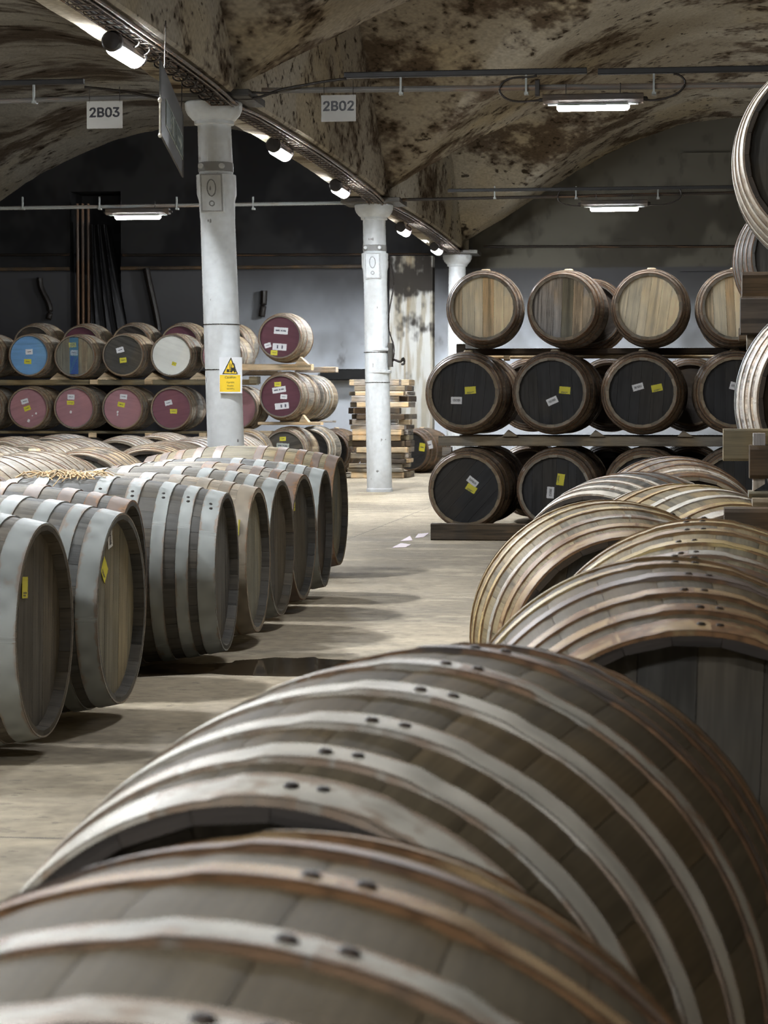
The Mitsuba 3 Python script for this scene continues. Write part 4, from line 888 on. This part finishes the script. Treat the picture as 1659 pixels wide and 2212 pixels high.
# black casks on the floor by the end wall
ty = dict(ASB, rb=.305, rc=.262, L=.8, id=7)
ck1 = barrel('black-headed cask on the floor right of the second column', (-3.62, 30.75, .3055), .30, ty, 12, (8, 8, 8), 4, fine=False)
sticker(ck1, 912, 966, .085, .11, 8, 'yellow', DASH); sticker(ck1, 928, 961, .085, .11, -14, 'white', DASH)
ck2 = barrel('black-headed cask on the floor beside the left timber pile', (-4.68, 30.0, .3055), .12, dict(ty), 12, (8, 8, 8), 4, fine=False)

# --- stacks of sawn timber behind the second column
r = random.Random(5)
yp = 28.3
xa, xb = at_y(758, 900, yp)[0], at_y(880, 900, yp)[0]; z = 0.0; n_t = 0
while z < 1.24:
    h = r.choice((.055, .07, .08)); lay = int(n_t)
    l = xb - xa - r.uniform(.02, .16); off = r.uniform(-.07, .07); sag = r.uniform(-6, 6)
    k = thing('timber', 'weathered timber lying in the pile behind the second white column', 'timber', 'timbers of the pile behind the second column')
    scene[k] = plyd(moved(timber(l, .14, h - .004, r.choice((16, 17, 12, 17, 3, 11)), n_t, .006), M((xa + xb) / 2 + off, yp + r.uniform(-.03, .03), z, sag)), 'm_wood')
    for xx in (xa + .05, xb - .06):
        if r.random() < .85:
            k = thing('timber_block', 'weathered timber end projecting from the pile behind the second white column', 'timber block', 'timber ends of the pile behind the second column')
            scene[k] = plyd(moved(timber(r.uniform(.10, .17), .5, h - .006, r.choice((16, 17, 12, 3, 11)), n_t + 40, .006), M(xx + r.uniform(-.03, .03), yp + .36, z + .002, r.uniform(-5, 5))), 'm_wood')
    z += h; n_t += 1
sh = thing('shelf_beam', 'black beam on the end wall beside the timber pile', 'beam')
a, b = at_y(690, 797, 32.2), at_y(800, 821, 32.2); scene[sh] = plyd(moved(timber(b[0] - a[0], .3, a[2] - b[2], 18, 4, .01), M((a[0] + b[0]) / 2, 32.42, b[2])), 'm_flat', color=(.012, .012, .012))

# --- things on the end wall at the left
for i, (x, w) in enumerate(((161, 'left'), (172, 'middle'), (184, 'right'))):
    a, b = at_y(x - 2, 440, YB - .05), at_y(x + 8, 715, YB - .05); a[0] = b[0]
    pipe(a, b, .022, f'dark vertical pipe on the end wall at the recess, {w} of three', pal=6)
k = thing('tarpaulin', 'black tarpaulin hanging in the dark recess of the end wall', 'tarpaulin')
xs = np.linspace(0, 1, 24); zs = np.linspace(0, 1, 20); a, b = at_y(193, 485, YB - .12), at_y(272, 730, YB - .12)
X, Z = np.meshgrid(xs, zs, indexing='ij'); wid = .30 + (.56 - .30) * (1 - Z)
V = np.stack([a[0] + X * wid + .02 * np.sin(X * 21), YB - .10 + .05 * np.sin(X * 21 + Z * 3), b[2] + (a[2] - b[2]) * Z], -1)
g_ = grid(V, 18, 3, X * .3, Z); g2 = vf(g_['v'] + [0, .012, 0], g_['f'][:, ::-1], g_['uv'])
scene[k] = plyd(join(g_, g2), 'm_flat', True, color=(.008, .008, .009))
def wall_bar(label, pts, r_):
    k = thing('wall_bracket', label, 'bracket'); m = tube([at_y(x, y, YB - .07) for x, y in pts], r_, 8, 5, 1); scene[k] = plyd(m, 'm_metal', True)
wall_bar('dark slanting bar on the end wall left of the nearest column', [(316, 580), (324, 620), (333, 660), (343, 715)], .05)
wall_bar('dark bent bracket on the end wall at the left', [(86, 600), (90, 625), (100, 645), (104, 690)], .045)
wall_bar('short dark bracket on the end wall right of the nearest column', [(570, 628), (569, 655), (565, 684)], .05)

# --- small things
pd = thing('puddle', 'dark puddle of water on the floor beside the left row', 'puddle')
poly = [(285, 1446), (330, 1437), (376, 1434.5), (430, 1436), (505, 1433), (512, 1428), (560, 1425), (595, 1421.5), (640, 1423), (676, 1420.5), (684, 1424), (765, 1428), (780, 1436), (740, 1446), (684, 1460), (620, 1461), (500, 1458), (452, 1454), (380, 1458), (300, 1462)]
P = Polygon([tuple(at_z(x, y, 0)[:2]) for x, y in poly]).buffer(.02).buffer(-.012)
w = moved(flatpoly(P, .0012), M(0, 0, .0004)); scene[pd] = mikit.ply((w['v'], w['f']), 'm_water')
for i, pts in enumerate((((846, 1184), (866, 1174), (888, 1177), (876, 1183)), ((864, 1170), (886, 1158), (891, 1168), (880, 1169)), ((896, 1163), (903, 1154), (927, 1152), (915, 1161)))):
    k = thing('paper_scrap', 'torn pinkish-white paper scrap on the floor by the bottom timber', 'paper scrap', 'paper scraps by the bottom timber')
    m = flatpoly(Polygon([tuple(at_z(x, y, 0)[:2]) for x, y in pts]), .002)
    scene[k] = plyd(moved(m, M(0, 0, .001)), 'm_flat', color=(.62, .52, .54))
# frayed rag on top of the left row
rg = thing('rag', 'frayed straw-coloured rag lying across the left row', 'rag'); r = random.Random(9)
c0 = at_y(142, 1040, 7.78); st_ = []
for i in range(80):
    a0 = r.uniform(0, 6.28); l = r.uniform(.06, .17); x, y = c0[0] + r.gauss(0, .045), c0[1] + r.gauss(0, .035)
    pts = []
    for t in np.linspace(0, 1, 5):
        x += math.cos(a0) * l / 5; y += math.sin(a0) * l / 5 * .7; a0 += r.uniform(-.7, .7)
        zz = .334 + math.sqrt(max(.336 ** 2 - min(abs(y - 7.79), .33) ** 2, 0)) + .004 + .022 * r.random() * math.sin(math.pi * t)
        pts.append((x, y, zz))
    st_.append(tube(pts, r.uniform(.0014, .0034), 5, 11, i, False))
scene[rg] = plyd(join(*st_), 'm_wood', True)
